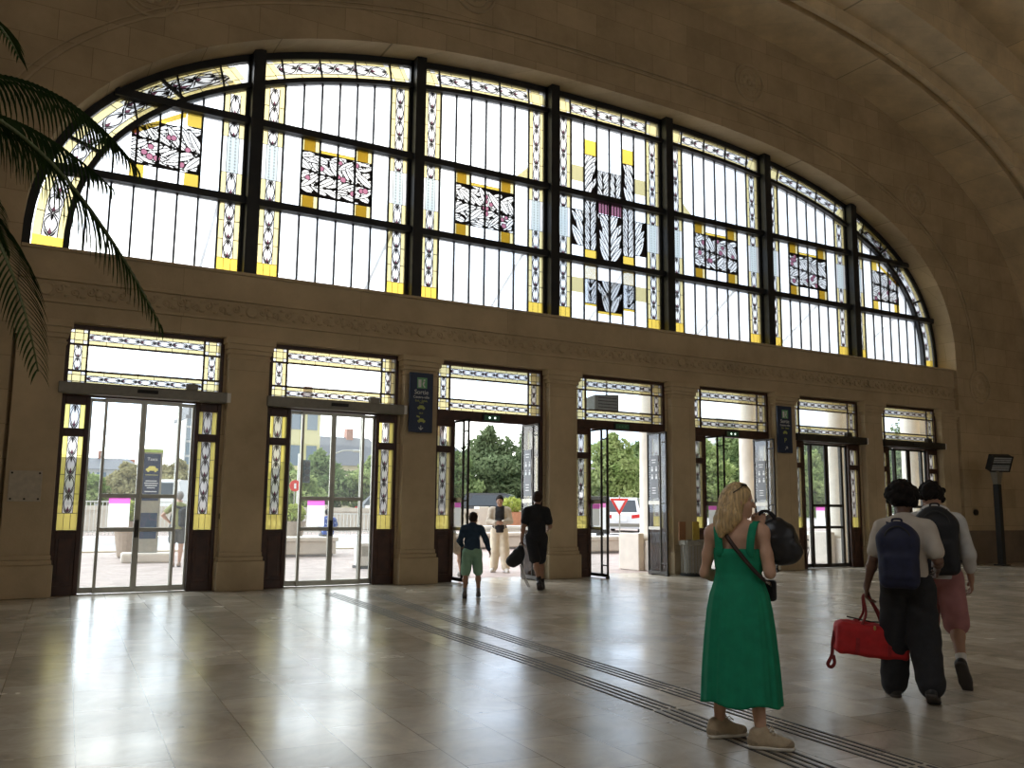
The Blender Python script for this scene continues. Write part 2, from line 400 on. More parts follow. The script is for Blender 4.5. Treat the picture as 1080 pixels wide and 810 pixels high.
# entablature: architrave, carved frieze, cornice that is the window sill
b = MB(); X = 12.62
b.box(-X, X, -.20, -.055, DH+.012, 4.90); b.box(-X, X, -.23, -.055, 4.90, 4.96)
b.box(-X, X, -.17, -.055, 4.96, 5.29)
b.box(-X, X, -.23, -.055, 5.29, 5.35); b.box(-X, X, -.20, .50, 5.35, 5.80); b.box(-X, X, -.24, .50, 5.80, SILL)
ent = tag(b.build('trim_10', STONE_PLAIN, bevel=.012), kind='structure')
b = MB(); n = 100; step = 2*(X-.25)/n
for k in range(n):
    x = -X+.25+step*(k+.5); sgn = 1 if k % 2 else -1
    b.tube([(x+(.025+.055*a/12)*math.cos(a*.62*sgn), -.178, 5.125+sgn*.02+(.025+.055*a/12)*math.sin(a*.62*sgn)) for a in range(13)], [.012+.008*a/12 for a in range(13)], 5)
    b.ball((x, -.175, 5.125+sgn*.02), (.03, .02, .03), 8)
    b.ball((x+step*.5, -.172, 5.125+sgn*.085), (.05, .018, .028), 8); b.ball((x+step*.5, -.172, 5.125-sgn*.085), (.05, .018, .028), 8)
    if k % 6 == 3: b.ball((x+step*.5, -.185, 5.125), (.07, .04, .07), 10)
b.build('carved_scroll', STONE_PLAIN, ent, smooth=True)
b = MB()
for k in range(8):
    x = max(-12.2, min(12.2, (k-3.5)*PX)); b.disc((x, -.18, 5.125), .105, (0,-1,0), 18, .07)
b.build('boss', STONE_PLAIN, ent, bevel=.015)

# ================================================================== leaded-glass drawing helpers
# materials of every leaded sheet: 0 clear 1 white 2 pale 3 amber 4 silver 5 plum 6 lead 7 lemon 8 plain
GM = [G_CLEAR, G_WHITE, G_PALE, G_AMBER, G_SILVER, G_PURPLE, LEAD, G_LEMON, G_DOOR]
class Sheet:
    """flat leaded glass in a plane y = const; fn maps (u, v) to (x, z); clip(x) gives the highest z"""
    def __init__(s, y, fn=None, clip=None): s.mb = MB(); s.y = y; s.fn = fn or (lambda u, v: (u, v)); s.clip = clip
    def P(s, u, v, dy):
        x, z = s.fn(u, v)
        if s.clip: z = min(z, s.clip(x))
        return (x, s.y+dy, z)
    def quad(s, u0, u1, v0, v1, m, dy=0, n=1):
        for i in range(n):
            a, b = u0+(u1-u0)*i/n, u0+(u1-u0)*(i+1)/n
            q = [s.P(a, v0, dy), s.P(b, v0, dy), s.P(b, v1, dy), s.P(a, v1, dy)]
            if max(q[2][2]-q[1][2], q[3][2]-q[0][2]) < .004 and s.clip: continue
            s.mb.add(q, [(0, 1, 2, 3)], m)
    def poly(s, pts, m, dy=-.004):
        q = [s.P(u, v, dy) for u, v in pts]
        if s.clip and all(abs(p[2]-s.clip(p[0])) < 1e-5 for p in q): return
        s.mb.add(q, [tuple(range(len(q)))], m)
    def line(s, pts, wd, m=6, dy=-.004):
        for (a, b), (c, d) in zip(pts[:-1], pts[1:]):
            x0, z0 = s.fn(a, b); x1, z1 = s.fn(c, d)
            if s.clip and (z0 > s.clip(x0)+.001 or z1 > s.clip(x1)+.001): continue
            L = math.hypot(x1-x0, z1-z0)
            if L < 1e-6: continue
            nx, nz = -(z1-z0)/L*wd/2, (x1-x0)/L*wd/2
            y = s.y+dy
            s.mb.add([(x0-nx, y, z0-nz), (x1-nx, y, z1-nz), (x1+nx, y, z1+nz), (x0+nx, y, z0+nz)], [(0, 1, 2, 3)], m)
    # chain of pointed leaves down the middle of a yellow strip. along='v' runs up, 'u' runs sideways
    def chain(s, u0, u1, v0, v1, along='v', unit=.42, edge=2, lead=.020, e=.26):
        if along == 'v':
            T = lambda a, c: (u0+(u1-u0)*c, v0+(v1-v0)*a); L = v1-v0; Wd = u1-u0
        else:
            T = lambda a, c: (u0+(u1-u0)*a, v0+(v1-v0)*c); L = u1-u0; Wd = v1-v0
        n = max(1, round(L/unit))
        for k in range(n):
            a0, a1 = k/n, (k+1)/n; da = a1-a0
            for c0, c1, m in ((0, e, edge), (e, 1-e, 1), (1-e, 1, edge)):
                p, q = T(a0, c0), T(a1, c1)
                if along == 'v': s.quad(p[0], q[0], p[1], q[1], m)
                else: s.quad(p[0], q[0], p[1], q[1], m, n=3)
            h = (1-2*e)/2
            for sg in (-1, 1):   # pointed oval
                s.line([T(a0+da*(.04+.92*i/8), .5+sg*h*.82*math.sin(PI*i/8)) for i in range(9)], lead*1.1)
                # dark spikes at the joint
                s.poly([T(a0, .5), T(a0+da*.09, .5+sg*h*.30), T(a0+da*.36, .5+sg*h*1.0), T(a0+da*.07, .5+sg*h*.58), T(a0, .5+sg*h*.28)], 6)
                s.poly([T(a1, .5), T(a1-da*.08, .5+sg*h*.28), T(a1-da*.28, .5+sg*h*1.0), T(a1-da*.06, .5+sg*h*.52), T(a1, .5+sg*h*.26)], 6)
            s.poly([T(a0+da*.06, .5), T(a0+da*.16, .5+h*.26), T(a0+da*.36, .5), T(a0+da*.16, .5-h*.26)], 5)
            s.poly([T(a0+da*.62, .5), T(a0+da*.8, .5+h*.22), T(a0+da*.98, .5), T(a0+da*.8, .5-h*.22)], 6)
            if k: s.line([T(a0, 0), T(a0, e)], lead*.8); s.line([T(a0, 1-e), T(a0, 1)], lead*.8)
        for c in (e, 1-e): s.line([T(i/8, c) for i in range(9)], lead*.8)
    def checker(s, u0, u1, v0, v1, lead=.012):
        a, b = .24, .76
        cs = [0, a, b, 1]
        for i in range(3):
            for j in range(3):
                m = 1 if (i != 1 and j != 1) else (2 if (i == 1) != (j == 1) else 2)
                s.quad(u0+(u1-u0)*cs[i], u0+(u1-u0)*cs[i+1], v0+(v1-v0)*cs[j], v0+(v1-v0)*cs[j+1], m)
        for c in (a, b):
            s.line([(u0+(u1-u0)*c, v0), (u0+(u1-u0)*c, v1)], lead); s.line([(u0, v0+(v1-v0)*c), (u1, v0+(v1-v0)*c)], lead)
    def leaf(s, u, v, ang, L, Wd, lead=.016, vein=True, box=None):
        c, sn = math.cos(ang), math.sin(ang)
        def T(a, w): return (u+L*a*c-w*sn, v+L*a*sn+w*c)
        def ok(p): return box is None or (box[0] <= p[0] <= box[1] and box[2] <= p[1] <= box[3])
        def ln(pts, wd):
            run = []
            for p in pts:
                if ok(p): run.append(p)
                else:
                    if len(run) > 1: s.line(run, wd)
                    run = []
            if len(run) > 1: s.line(run, wd)
        prof = [0, .34, .72, .96, 1, .88, .62, .3, 0]
        for sg in (-1, 1): ln([T(i/8, sg*Wd*p) for i, p in enumerate(prof)], lead)
        if vein: ln([T(i/8, 0) for i in range(8)], lead*.7)
        pt = [T(0, 0), T(.22, Wd*.62), T(.34, Wd*.1), T(.34, -Wd*.1), T(.2, -Wd*.3)]
        if all(ok(p) for p in pt): s.poly(pt, 6)
    def foliage(s, u0, u1, v0, v1, seed, sty='branch', berries=True, lead=.027, res=.0125):
        """panel of interlaced leaves cut from white glass, with dark glass and lead in the gaps"""
        R = random.Random(seed); W, H = u1-u0, v1-v0
        nx, ny = max(4, int(W/res)), max(4, int(H/res))
        X, Y = np.meshgrid(u0+W*(np.arange(nx)+.5)/nx, v0+H*(np.arange(ny)+.5)/ny)
        M = np.full((ny, nx), 6); lv = []
        if sty == 'branch':
            A, B = np.array((u1+.05, v0+H*.40)), np.array((u0-.1, v0+H*.60)); n = 11
            for i in range(n):
                p = A+(B-A)*i/(n-1)
                for sg in (-1, 1): lv.append((p, PI-.13+sg*R.uniform(.42, .95), R.uniform(.46, .66), R.uniform(.070, .095)))
            for i in range(10): lv.append((np.array((u0+W*R.uniform(.1, 1.1), v0+H*R.choice((.04, .96, .2, .8)))), PI+R.uniform(-.6, .6), R.uniform(.34, .5), R.uniform(.06, .085)))
            R.shuffle(lv)
            lv = [(np.array((u0+W*(a+.98+.12*(c % 2))/5, v0+H*(c+.5)/6)), PI+.35*(1 if c > 2 else -1)+R.uniform(-.12, .12), .46, .088) for c in range(6) for a in range(5)] + lv; stem = (A, B)
        else:
            xc = {'left': u1, 'right': u0}.get(sty, (u0+u1)/2)
            A, B = np.array((xc, v0)), np.array((xc, v1)); n = max(4, int(H/.13))
            for i in range(n-1, -1, -1):
                p = np.array((xc, v0-.12+H*.95*i/(n-1)))
                big = sty in ('left', 'right')
                for sg in (-1, 1): lv.append((p, PI/2+sg*(R.uniform(.38, .72) if big else R.uniform(.36, .60)), R.uniform(.56, .72) if big else R.uniform(.38, .48), R.uniform(.082, .105) if big else R.uniform(.060, .078)))
            stem = (A, B)
        for p, a, L, Wd in lv:
            c, sn = math.cos(a), math.sin(a); dx, dy = X-p[0], Y-p[1]
            t = (dx*c+dy*sn)/L; w = np.abs(-dx*sn+dy*c); tt = np.clip(t, 0, 1)
            wm = Wd*np.sin(PI*tt**.85)**.8; ins = (t > .02) & (t < 1) & (w < wm)
            M = np.where(ins, np.where((w > wm-lead*.75) | ((w < lead*.34) & (t < .8)) | (t < .12), 6, 1), M)
        d = B-A if False else stem[1]-stem[0]; L = np.linalg.norm(d); d = d/L
        M = np.where(np.abs(-(X-stem[0][0])*d[1]+(Y-stem[0][1])*d[0]+.012*np.sin(9*((X-stem[0][0])*d[0]+(Y-stem[0][1])*d[1]))) < lead*.7, 6, M)
        if berries:
            for i in range(9):
                bx, by, r = u0+W*R.uniform(.06, .94), v0+H*R.uniform(.08, .92), R.uniform(.038, .062)
                q = np.hypot(X-bx, Y-by); M = np.where(q < r, 5, np.where(q < r+.016, 6, M))
        g = np.random.default_rng(seed).random(M.shape)
        for r in range(ny):
            c0 = 0
            for c in range(1, nx+1):
                if c == nx or M[r, c] != M[r, c0]:
                    s.quad(u0+W*c0/nx, u0+W*c/nx, v0+H*r/ny, v0+H*(r+1)/ny, int(M[r, c0])); c0 = c
        for a, b in (((u0,v0),(u1,v0)),((u1,v0),(u1,v1)),((u1,v1),(u0,v1)),((u0,v1),(u0,v0))): s.line([a, b], lead*.7)
    def build(s, name, parent): return s.mb.build(name, GM, parent)

# ================================================================== the great window
win = struct('window_1')
AI = (11.92, 5.14)              # inner arched bar
SO = (12.5, 5.66)
BAR1, BAR2 = 7.43, 9.07
zin = lambda x: SILL + super_z(x, *AI)
zout = lambda x: SILL + super_z(x, *SO)
# iron outer frame that follows the opening
f = MB()
def arch_bar(mb, a, b, wd, y0, y1, foot=SILL):
    pa = [p for p in arch_path(a, b, foot=SILL)]; pb = [p for p in arch_path(a-wd, b-wd, foot=SILL)]
    strip(mb, pa, y0, pb, y0); strip(mb, pb, y0, pb, y1); strip(mb, pb, y1, pa, y1); strip(mb, pa, y1, pa, y0)
arch_bar(f, 12.64, 5.75, .15, YW-.05, YW+.10); f.box(-12.6, 12.6, YW-.06, YW+.06, SILL-.015, SILL+.05)
f.build('window_frame', IRON, win)
f = MB(); arch_bar(f, 11.98, 5.19, .10, YW-.12, YW+.1); f.build('arched_bar', IRON, win)
for x in [(k-2.5)*PX for k in range(6)]:
    f = MB(); f.box(x-.115, x+.115, YW-.26, YW+.1, SILL-.01, zout(x)+.1); f.box(x-.17, x+.17, YW-.05, YW+.08, SILL-.01, zout(x)+.1); f.build('mullion', IRON, win)
for z in (BAR1, BAR2):
    hw = A0[0]*(1-((z-SILL)/A0[1])**2.5)**(1/2.5) - .03
    f = MB(); f.box(-hw, hw, YW-.16, YW+.08, z-.07, z+.07); f.build('transom_bar', IRON, win)
# the thin black glazing bars: one mesh per bay
for i in range(7):
    cx = (i-3)*PX; f = MB()
    for k in range(7):
        x = cx + (k-3)*.383
        if abs(x) > 11.75: continue
        f.box(x-.018, x+.018, YW-.03, YW+.02, SILL, zin(x)-.02)
    for s in (-1, 1):
        x = cx+s*1.575
        if abs(x) < 11.75: f.box(x-.012, x+.012, YW-.03, YW+.02, SILL, zin(x)-.02)
    # short radial bars in the border band
    a0, a1 = max(-12.3, cx-1.64), min(12.3, cx+1.64)
    for x in [cx+q for q in (-1.16, -.38, .38, 1.16)]:
        if abs(x) > 10.9: continue
        f.bar((x, YW, zin(x)-.02), (x*1.015, YW, zout(x*1.015)+.05), .03, .05, up=(0,1,0))
    if i in (0, 6):
        s = -1 if i == 0 else 1
        for t in (.10, .20):
            a = PI*t/ (PI/2) if False else t*PI
            c, q = math.cos(a)**(2/2.5), math.sin(a)**(2/2.5)
            f.bar((s*AI[0]*c, YW, SILL+AI[1]*q), (s*SO[0]*c, YW, SILL+SO[1]*q), .06, .08, up=(0,1,0))
    f.build('glazing_bar', IRON, win)
# leaded glass, one sheet per bay
def bay_glass(i):
    cx = (i-3)*PX
    lo, hi = cx-1.63, cx+1.63
    lim = lambda x: zin(x)-.02
    sh = Sheet(YW, clip=lim)
    R = 11.85
    # yellow strips on both sides
    for s in (-1, 1):
        u0, u1 = (cx-1.57, cx-1.16) if s < 0 else (cx+1.16, cx+1.57)
        if abs((u0+u1)/2) > R-.35: continue
        for q in range(3):
            sh.quad(u0+(u1-u0)*q/3, u0+(u1-u0)*(q+1)/3, SILL, 6.25, 3)
            if q: sh.line([(u0+(u1-u0)*q/3, SILL), (u0+(u1-u0)*q/3, 6.25)], .01)
        sh.line([(u0, 6.25), (u1, 6.25)], .012)
        sh.chain(u0, u1, 6.25, BAR1-.06, 'v', .40)
        sh.chain(u0, u1, BAR1+.06, 7.97, 'v', .5)
        for q0, q1, m in ((0, .22, 1), (.22, .78, 4), (.78, 1, 1)): sh.quad(u0+(u1-u0)*q0, u0+(u1-u0)*q1, 7.97, 8.70, m)
        for q in (.22, .78): sh.line([(u0+(u1-u0)*q, 7.97), (u0+(u1-u0)*q, 8.70)], .01)
        for z in (7.97, 8.70): sh.line([(u0, z), (u1, z)], .012)
        # rows of little round bosses pressed in the grey glass
        for a in range(11):
            for bq in range(2):
                x, z = u0+(u1-u0)*(.38+.24*bq), 8.0+.065*a+.02
                sh.poly([(x+.02*math.cos(k*PI/3), z+.02*math.sin(k*PI/3)) for k in range(6)], 1, -.003)
        sh.chain(u0, u1, 8.70, BAR2-.06, 'v', .4)
        top = min(zin(u0), zin(u1))-.03
        if top > BAR2+.2:
            sh.chain(u0, u1, BAR2+.06, top, 'v', .42)
            sh.quad(u0, u1, top, 12, 2, n=4)
    # white panes
    ps = [cx+(k-3)*.383 for k in range(7)]
    def panes(z0, z1, m=0, ks=range(6)):
        for k in ks:
            a, c = ps[k], ps[k+1]
            if min(abs(a), abs(c)) > R: continue
            a, c = max(-R, a), min(R, c); sh.quad(a, c, z0, z1, m, n=6 if i in (0, 6) or z1 > 10 else 1)
    panes(SILL, BAR1)
    if i in (0, 6):        # outermost white panes up to the curve
        s = -1 if i == 0 else 1
        a, c = sorted((cx+s*1.149, s*R)); sh.quad(a, c, SILL, 12, 0, n=10)
    if i != 3:
        x0, x1, z0, z1 = ps[1], ps[5], 7.80, 8.74
        panes(BAR2, 12); panes(BAR1, BAR2, 0, (0, 5))
        if i in (0, 6):
            s = -1 if i == 0 else 1
            panes(BAR1, z0, 0, range(1, 5)); panes(z1, 12, 0, range(1, 5))
            if s < 0: x0 = ps[2]-.1
            else: x1 = ps[4]+.1
            sh.quad(*((ps[1], x0) if s < 0 else (x1, ps[5])), z0, z1, 0)
            sh.foliage(x0, x1, z0, z1, 20+i)
            ex = x1-.28 if s < 0 else x0
            sh.quad(ex, ex+.28, z1, BAR2, 3, -.001); sh.quad(ex, ex+.28, BAR1, z0, 3, -.001)
            ex = x0 if s < 0 else x1-.25
            sh.quad(ex, ex+.25, BAR1, z0, 3, -.001)
            # slanting amber strip under the curve
            qa, qb = (x0, x1-.3) if s < 0 else (x0+.3, x1)
            za, zb = (8.35, 8.9) if s < 0 else (8.9, 8.35)
            sh.poly([(qa, za), (qb, zb), (qb, zb+.12), (qa, za+.12)], 3, -.007)
        else:
            panes(BAR1, z0, 0, (2, 3)); panes(z1, BAR2, 0, (2, 3))
            for a, c in ((ps[1], ps[2]), (ps[4], ps[5])):
                for p, q in ((BAR1, z0), (z1, BAR2)):
                    sh.quad(a, c, p, q, 2); sh.quad(a+.05, c-.10, p, q, 3, -.002)
                    sh.line([(a+.05, p), (a+.05, q)], .008); sh.line([(c-.10, p), (c-.10, q)], .008)
            sh.quad(ps[2], ps[4], z1, z1+.07, 3, -.002); sh.line([(ps[2], z1+.07), (ps[4], z1+.07)], .01)
            sh.foliage(x0, x1, z0, z1, 20+i)
            if i in (1, 2, 4, 5):   # small yellow triangle in the top row
                s = 1 if i < 3 else -1; x = ps[6] if s > 0 else ps[0]
                if i in (2, 4): sh.poly([(x, BAR2+.08), (x-s*.383, BAR2+.08), (x, BAR2+.42)], 2, -.003)
    else:
        # tree of leaves in the middle bay
        sh.quad(ps[0], ps[1], BAR2, 12, 0); sh.quad(ps[5], ps[6], BAR2, 12, 0)
        for k in (0, 5): sh.quad(ps[k], ps[k+1], 9.42, 9.82, 2, -.002)
        for k in (1, 4):
            sh.quad(ps[k], ps[k+1], 10.54, 12, 0); sh.quad(ps[k], ps[k+1], 10.15, 10.54, 3)
            sh.foliage(ps[k], ps[k+1], BAR2, 10.15, 60+k, 'right' if k == 1 else 'left', False)
        for k in (2, 3):
            sh.quad(ps[k], ps[k+1], 9.81, 12, 0); sh.foliage(ps[k], ps[k+1], BAR2, 9.81, 64+k, 'up', False)
            sh.line([(ps[k], 10.3), (ps[k+1], 10.3)], .008)
        for k in (0, 5):
            sh.quad(ps[k], ps[k+1], 8.7, BAR2, 0); sh.quad(ps[k], ps[k+1], BAR1, 7.82, 0); sh.foliage(ps[k], ps[k+1], 7.82, 8.7, 70+k, 'left' if k == 0 else 'right', False)
        for k in (1, 4):
            sh.quad(ps[k], ps[k+1], BAR1, 7.75, 3); sh.foliage(ps[k], ps[k+1], 7.75, BAR2, 74+k, 'up', False)
        for k in (2, 3):
            sh.quad(ps[k], ps[k+1], 8.72, BAR2, 5, 0); sh.foliage(ps[k], ps[k+1], 7.56, 8.70, 78+k, 'left' if k == 2 else 'right', False); sh.quad(ps[k], ps[k+1], BAR1, 7.56, 0)
            for q in range(4): sh.line([(ps[k]+.05+.09*q, 8.70), (ps[k]+.05+.09*q, BAR2)], .03)
        # bottom row
        for k in (1, 4):
            sh.quad(ps[k], ps[k+1], 7.02, BAR1, 3); sh.foliage(ps[k], ps[k+1], 6.42, 7.02, 84+k, 'up', False); sh.quad(ps[k], ps[k+1], 6.36, 6.42, 3, -.002)
        for k in (2, 3):
            sh.foliage(ps[k], ps[k+1], 6.27, 7.02, 88+k, 'left' if k == 2 else 'right', False); sh.quad(ps[k], ps[k+1], 6.20, 6.27, 3, -.002)
        for k in (0, 5): sh.quad(ps[k], ps[k+1], 6.65, 7.02, 2, -.002)
    sh.build('leaded_glass', win)
    # border band between the two arches
    bd = Sheet(YW, fn=lambda u, v: (lambda x: (x*(1+.045*v), zin(x)+.03 + v*(zout(x*(1+.045*v))-zin(x)-.02)))(u))
    cells = [cx+q for q in (-1.62, -1.16, -.38, .38, 1.16, 1.62)]
    for k in range(5):
        a, c = cells[k], cells[k+1]
        if max(abs(a), abs(c)) > 11.0: continue
        if k in (0, 4): bd.checker(a, c, 0, .93)
        else: bd.chain(a, c, 0, .93, 'u', .40)
    if i in (0, 6):
        s = -1 if i == 0 else 1
        def side(u, v):   # u along the curve from the sill up, v outwards
            a = u; c, q = math.cos(a)**(2/2.5), max(1e-9, math.sin(a))**(2/2.5)
            k0 = .98+v*.0
            return (s*((AI[0]+.02)*(1-v)+SO[0]*v)*c, SILL+((AI[1]+.02)*(1-v)+(SO[1]-.03)*v)*q)
        b2 = Sheet(YW, fn=side)
        for u0, u1 in ((.0, .012),):
            b2.quad(u0, u1, 0, .95, 3, n=2)
        b2.quad(.012, .03, 0, .95, 3)
        for u0, u1, un in ((.03, .31, .055), (.32, .62, .085), (.63, .78, .12)):
            n = max(1, round((u1-u0)/un))
            b2.chain(u0, u1, 0, .95, 'u', (u1-u0)/n)
        b2.build('border_glass', win)
    bd.build('border_glass', win)
for i in range(7): bay_glass(i)
# ================================================================== the seven doorways
POSTER = paper('white_poster', (.95, .94, .93))
PINK = paper('pink_print', (.92, .22, .70))
GREYSIGN = mat('grey_window_film', (.20, .215, .23), .5, 0, .05)
FILMTXT = mat('pale_print', (.80, .82, .82), .5, 0, .03)
RUBBER = mat('black_rubber', (.02, .02, .02), .7)
WHITEPL = mat('white_plastic', (.75, .74, .70), .4, 0, .03)
GREYMET = mat('painted_grey_metal', (.22, .205, .17), .45, .3, .08)

def leaf_frame(par, x0, x1, y, m, st=.05, rails=True, z0=.02, z1=3.34, tag_rails=ALU):
    """one glazed leaf in the plane of the wall"""
    f = MB(); t = .022
    f.box(x0, x0+st, y-t, y+t, z0, z1); f.box(x1-st, x1, y-t, y+t, z0, z1)
    f.box(x0+st, x1-st, y-t, y+t, z0, z0+.10); f.box(x0+st, x1-st, y-t, y+t, z1-.06, z1)
    if rails:
        for a, b in ((1.05, 1.12), (1.63, 1.70)): f.box(x0+st, x1-st, y-t, y+t, a, b)
    lf = f.build('door_leaf', m, par, bevel=.004)
    g = MB(); g.box(x0+st, x1-st, y-.004, y+.004, z0+.1, z1-.06); g.build('glass_pane', G_DOOR, lf)
    return lf
def poster(par, x0, x1, y, z0, z1):
    p = MB(); p.add([(x0,y,z0),(x1,y,z0),(x1,y,z1-.10),(x0,y,z1-.10),(x1,y,z1),(x0,y,z1)], [(0,1,2,3)]); p.add([(x0,y,z1-.10),(x1,y,z1-.10),(x1,y,z1),(x0,y,z1)], [(0,1,2,3)], 1)
    p.build('poster', [POSTER, PINK], par)
def leaf_swung(par, x, sgn, sign):
    """pair of slid leaves folded square into the hall, seen with their double closing stiles"""
    y0, y1 = .04, -.66
    f = MB(); t = .022
    def post(y, w=.03): f.box(x-t, x+t, y-w/2, y+w/2, .03, 3.33)
    post(y1+.015); post(y1+.24)
    for z in (.28, 1.66, 3.08): f.box(x-.012, x+.012, y1+.03, y1+.225, z-.015, z+.015)
    f.box(x-t, x+t, y1, y0, 3.29, 3.33); f.box(x-.02, x+.02, y0-.03, y0, .03, 3.33)
    f.box(x-t, x+t, y1, y0, .03, .10)
    f.box(x-.03, x+.03, y1-.01, y1+.06, 0, .06)
    lf = f.build('door_leaf', BRONZE, par, bevel=.003)
    g = MB(); g.box(x-.004, x+.004, y1+.03, y1+.225, .1, 3.29); g.box(x-.004, x+.004, y1+.255, y0-.03, .1, 3.29); g.build('glass_pane', G_DOOR, lf)
    r = MB()
    for a, b in ((1.05, 1.12), (1.63, 1.72)): r.box(x-.015, x+.015, y1+.255, y0-.03, a, b)
    r.build('cross_rail', ALU, lf)
    if sign:
        s = MB(); xs = x-.012
        s.box(xs-.004, xs, y1+.30, y0-.10, 1.78, 2.78)
        yc = (y1+.30+y0-.10)/2
        for z, w in ((2.68, .16), (2.62, .12), (2.22, .0), (2.02, .14), (1.96, .12), (1.90, .14)):
            if w: s.box(xs-.007, xs-.004, yc-w/2, yc+w/2, z-.010, z+.010, 1)
        for zz in (2.46, 2.28):
            for yy in (-.09, .06):
                s.disc((xs-.006, yc+yy, zz+.045), .02, (1,0,0), 10, .004, 1); s.box(xs-.008, xs-.004, yc+yy-.03, yc+yy+.03, zz-.05, zz+.015, 1)
        s.build('information_film', [GREYSIGN, FILMTXT], lf)
    else:
        p = MB(); a, c = y1+.30, y0-.12; p.add([(x-.01,a,1.14),(x-.01,c,1.14),(x-.01,c,1.52),(x-.01,a,1.52)], [(0,1,2,3)]); p.add([(x-.01,a,1.52),(x-.01,c,1.52),(x-.01,c,1.62),(x-.01,a,1.62)], [(0,1,2,3)], 1)
        p.build('poster', [POSTER, PINK], lf)

def doorway(i):
    cx = (i-3)*PX
    d = struct('door_%d' % (i+1), (cx, 0, 0))
    H = DW/2
    f = MB(); y0, y1 = -.04, .10
    f.box(-H, -H+.07, y0, y1, 0, DH); f.box(H-.07, H, y0, y1, 0, DH)
    f.box(-H+.07, H-.07, y0, y1, 4.52, DH); f.box(-H+.07, H-.07, y0, y1, 3.35, 3.56)
    for s in (-1, 1):
        a, b = sorted((s*.87, s*.945)); f.box(a, b, y0, y1, 0, 3.35)
        a, b = sorted((s*.945, s*(H-.07)))
        f.box(a, b, y0+.02, y1-.02, 0, 1.06); f.box(a, b, y0, y1, 2.66, 2.80); f.box(a, b, y0, y1, 3.21, 3.35); f.box(a, b, y0, y1, 1.02, 1.08); f.box(a, b, y0, y1, 0, .16)
        f.box(a+.05, b-.05, y0+.005, y0+.03, .22, .95)
    f.build('door_frame', WOOD, d, bevel=.008)
    f = MB()
    for s in (-1, 1): f.box(s*.975-.016, s*.975+.016, .0, .05, 3.56, 4.52)
    for z in (4.255, 3.795): f.box(-H+.07, H-.07, .0, .05, z-.016, z+.016)
    f.build('glazing_bar', WOOD, d)
    sh = Sheet(.03); a = H-.07
    for s in (-1, 1):
        u0, u1 = sorted((s*.99, s*a))
        sh.checker(u0, u1, 4.27, 4.52); sh.checker(u0, u1, 3.56, 3.78)
        sh.chain(u0, u1, 3.81, 4.24, 'v', .22, lead=.012)
    sh.chain(-.96, .96, 4.27, 4.52, 'u', .275, lead=.012); sh.chain(-.96, .96, 3.56, 3.78, 'u', .275, lead=.012)
    sh.quad(-.96, .96, 3.81, 4.24, 8)
    sh.build('transom_glass', d)
    for s in (-1, 1):
        sh = Sheet(.03); u0, u1 = sorted((s*.945, s*(H-.07)))
        if s < 0: u0, u1 = u0, u1
        sh.chain(u0, u1, 2.80, 3.21, 'v', .41, 7 if i < 2 else 2, lead=.013, e=.24)
        sh.chain(u0, u1, 1.36, 2.66, 'v', .33, 7 if i < 2 else 2, lead=.013, e=.24)
        for q in range(3): sh.quad(u0+(u1-u0)*q/3, u0+(u1-u0)*(q+1)/3, 1.08, 1.36, 7)
        for q in (1, 2): sh.line([(u0+(u1-u0)*q/3, 1.08), (u0+(u1-u0)*q/3, 1.36)], .008)
        sh.line([(u0, 1.36), (u1, 1.36)], .01)
        sh.build('sidelight_glass', d)
    if i in (0, 1, 5, 6):
        m = ALU if i < 2 else BRONZE; ob = GREYMET if i < 2 else BRONZE
        o = MB(); o.box(-1.40, 1.36, -.30, -.05, 3.37, 3.56); o.box(-1.40, 1.36, -.31, -.29, 3.385, 3.54)
        op = o.build('operator_box', ob, d, bevel=.008)
        e = MB(); e.box(1.36, 1.43, -.29, -.06, 3.38, 3.55); e.build('end_cap', WHITEPL, op)
        e = MB(); e.box(-.17, .17, -.345, -.31, 3.44, 3.50); e.build('motion_sensor', RUBBER, op, bevel=.008)
        e = MB(); e.box(.66, .86, -.22, -.10, 3.56, 3.68); e.build('sensor_housing', ob, op, bevel=.01)
        for s in (-1, 1):
            a, b = sorted((s*.585, s*.87)); leaf_frame(d, a, b, .06, m, .04, False)
            a, b = sorted((0, s*.64)); lf = leaf_frame(d, a, b, .0, m, .05 if i < 2 else .075)
            if s < 0: poster(lf, -.47, -.13, -.012, 1.13, 1.63)
            if i < 2:
                k = MB(); k.box(*sorted((s*.005, s*.03)), -.05, -.022, .95, 1.25); k.build('pull_handle', BRONZE, lf)
        t = MB(); t.box(-.87, .87, -.08, .10, 0, .012); t.build('threshold', ALU, d)
    else:
        leaf_swung(d, -.845, -1, False); leaf_swung(d, .845, 1, True)
    return d
for i in range(7): doorway(i)

# ------------------------------------------------------------------ small fixtures of the wall
def font_mesh(txt, size, loc, rot, material, parent, name='lettering', depth=.002, align='CENTER'):
    c = bpy.data.curves.new(name, 'FONT'); c.body = txt; c.size = size; c.align_x = align; c.extrude = depth
    tmp = bpy.data.objects.new(name, c); COL.objects.link(tmp)
    dg = bpy.context.evaluated_depsgraph_get(); me = bpy.data.meshes.new_from_object(tmp.evaluated_get(dg))
    bpy.data.objects.remove(tmp); bpy.data.curves.remove(c)
    me.materials.clear(); me.materials.append(material)
    o = bpy.data.objects.new(name, me); COL.objects.link(o); o.parent = parent; o.location = loc; o.rotation_euler = rot
    return o
NAVY = mat('navy_sign_panel', (.012, .028, .075), .45, 0, .08)
SIGNWHITE = mat('sign_white', (.75, .77, .78), .5, 0, .02)
SIGNGREEN = mat('sign_green', (.16, .42, .22), .5, 0, .03)
SIGNYEL = mat('sign_yellow_green', (.45, .50, .14), .5, 0, .03)
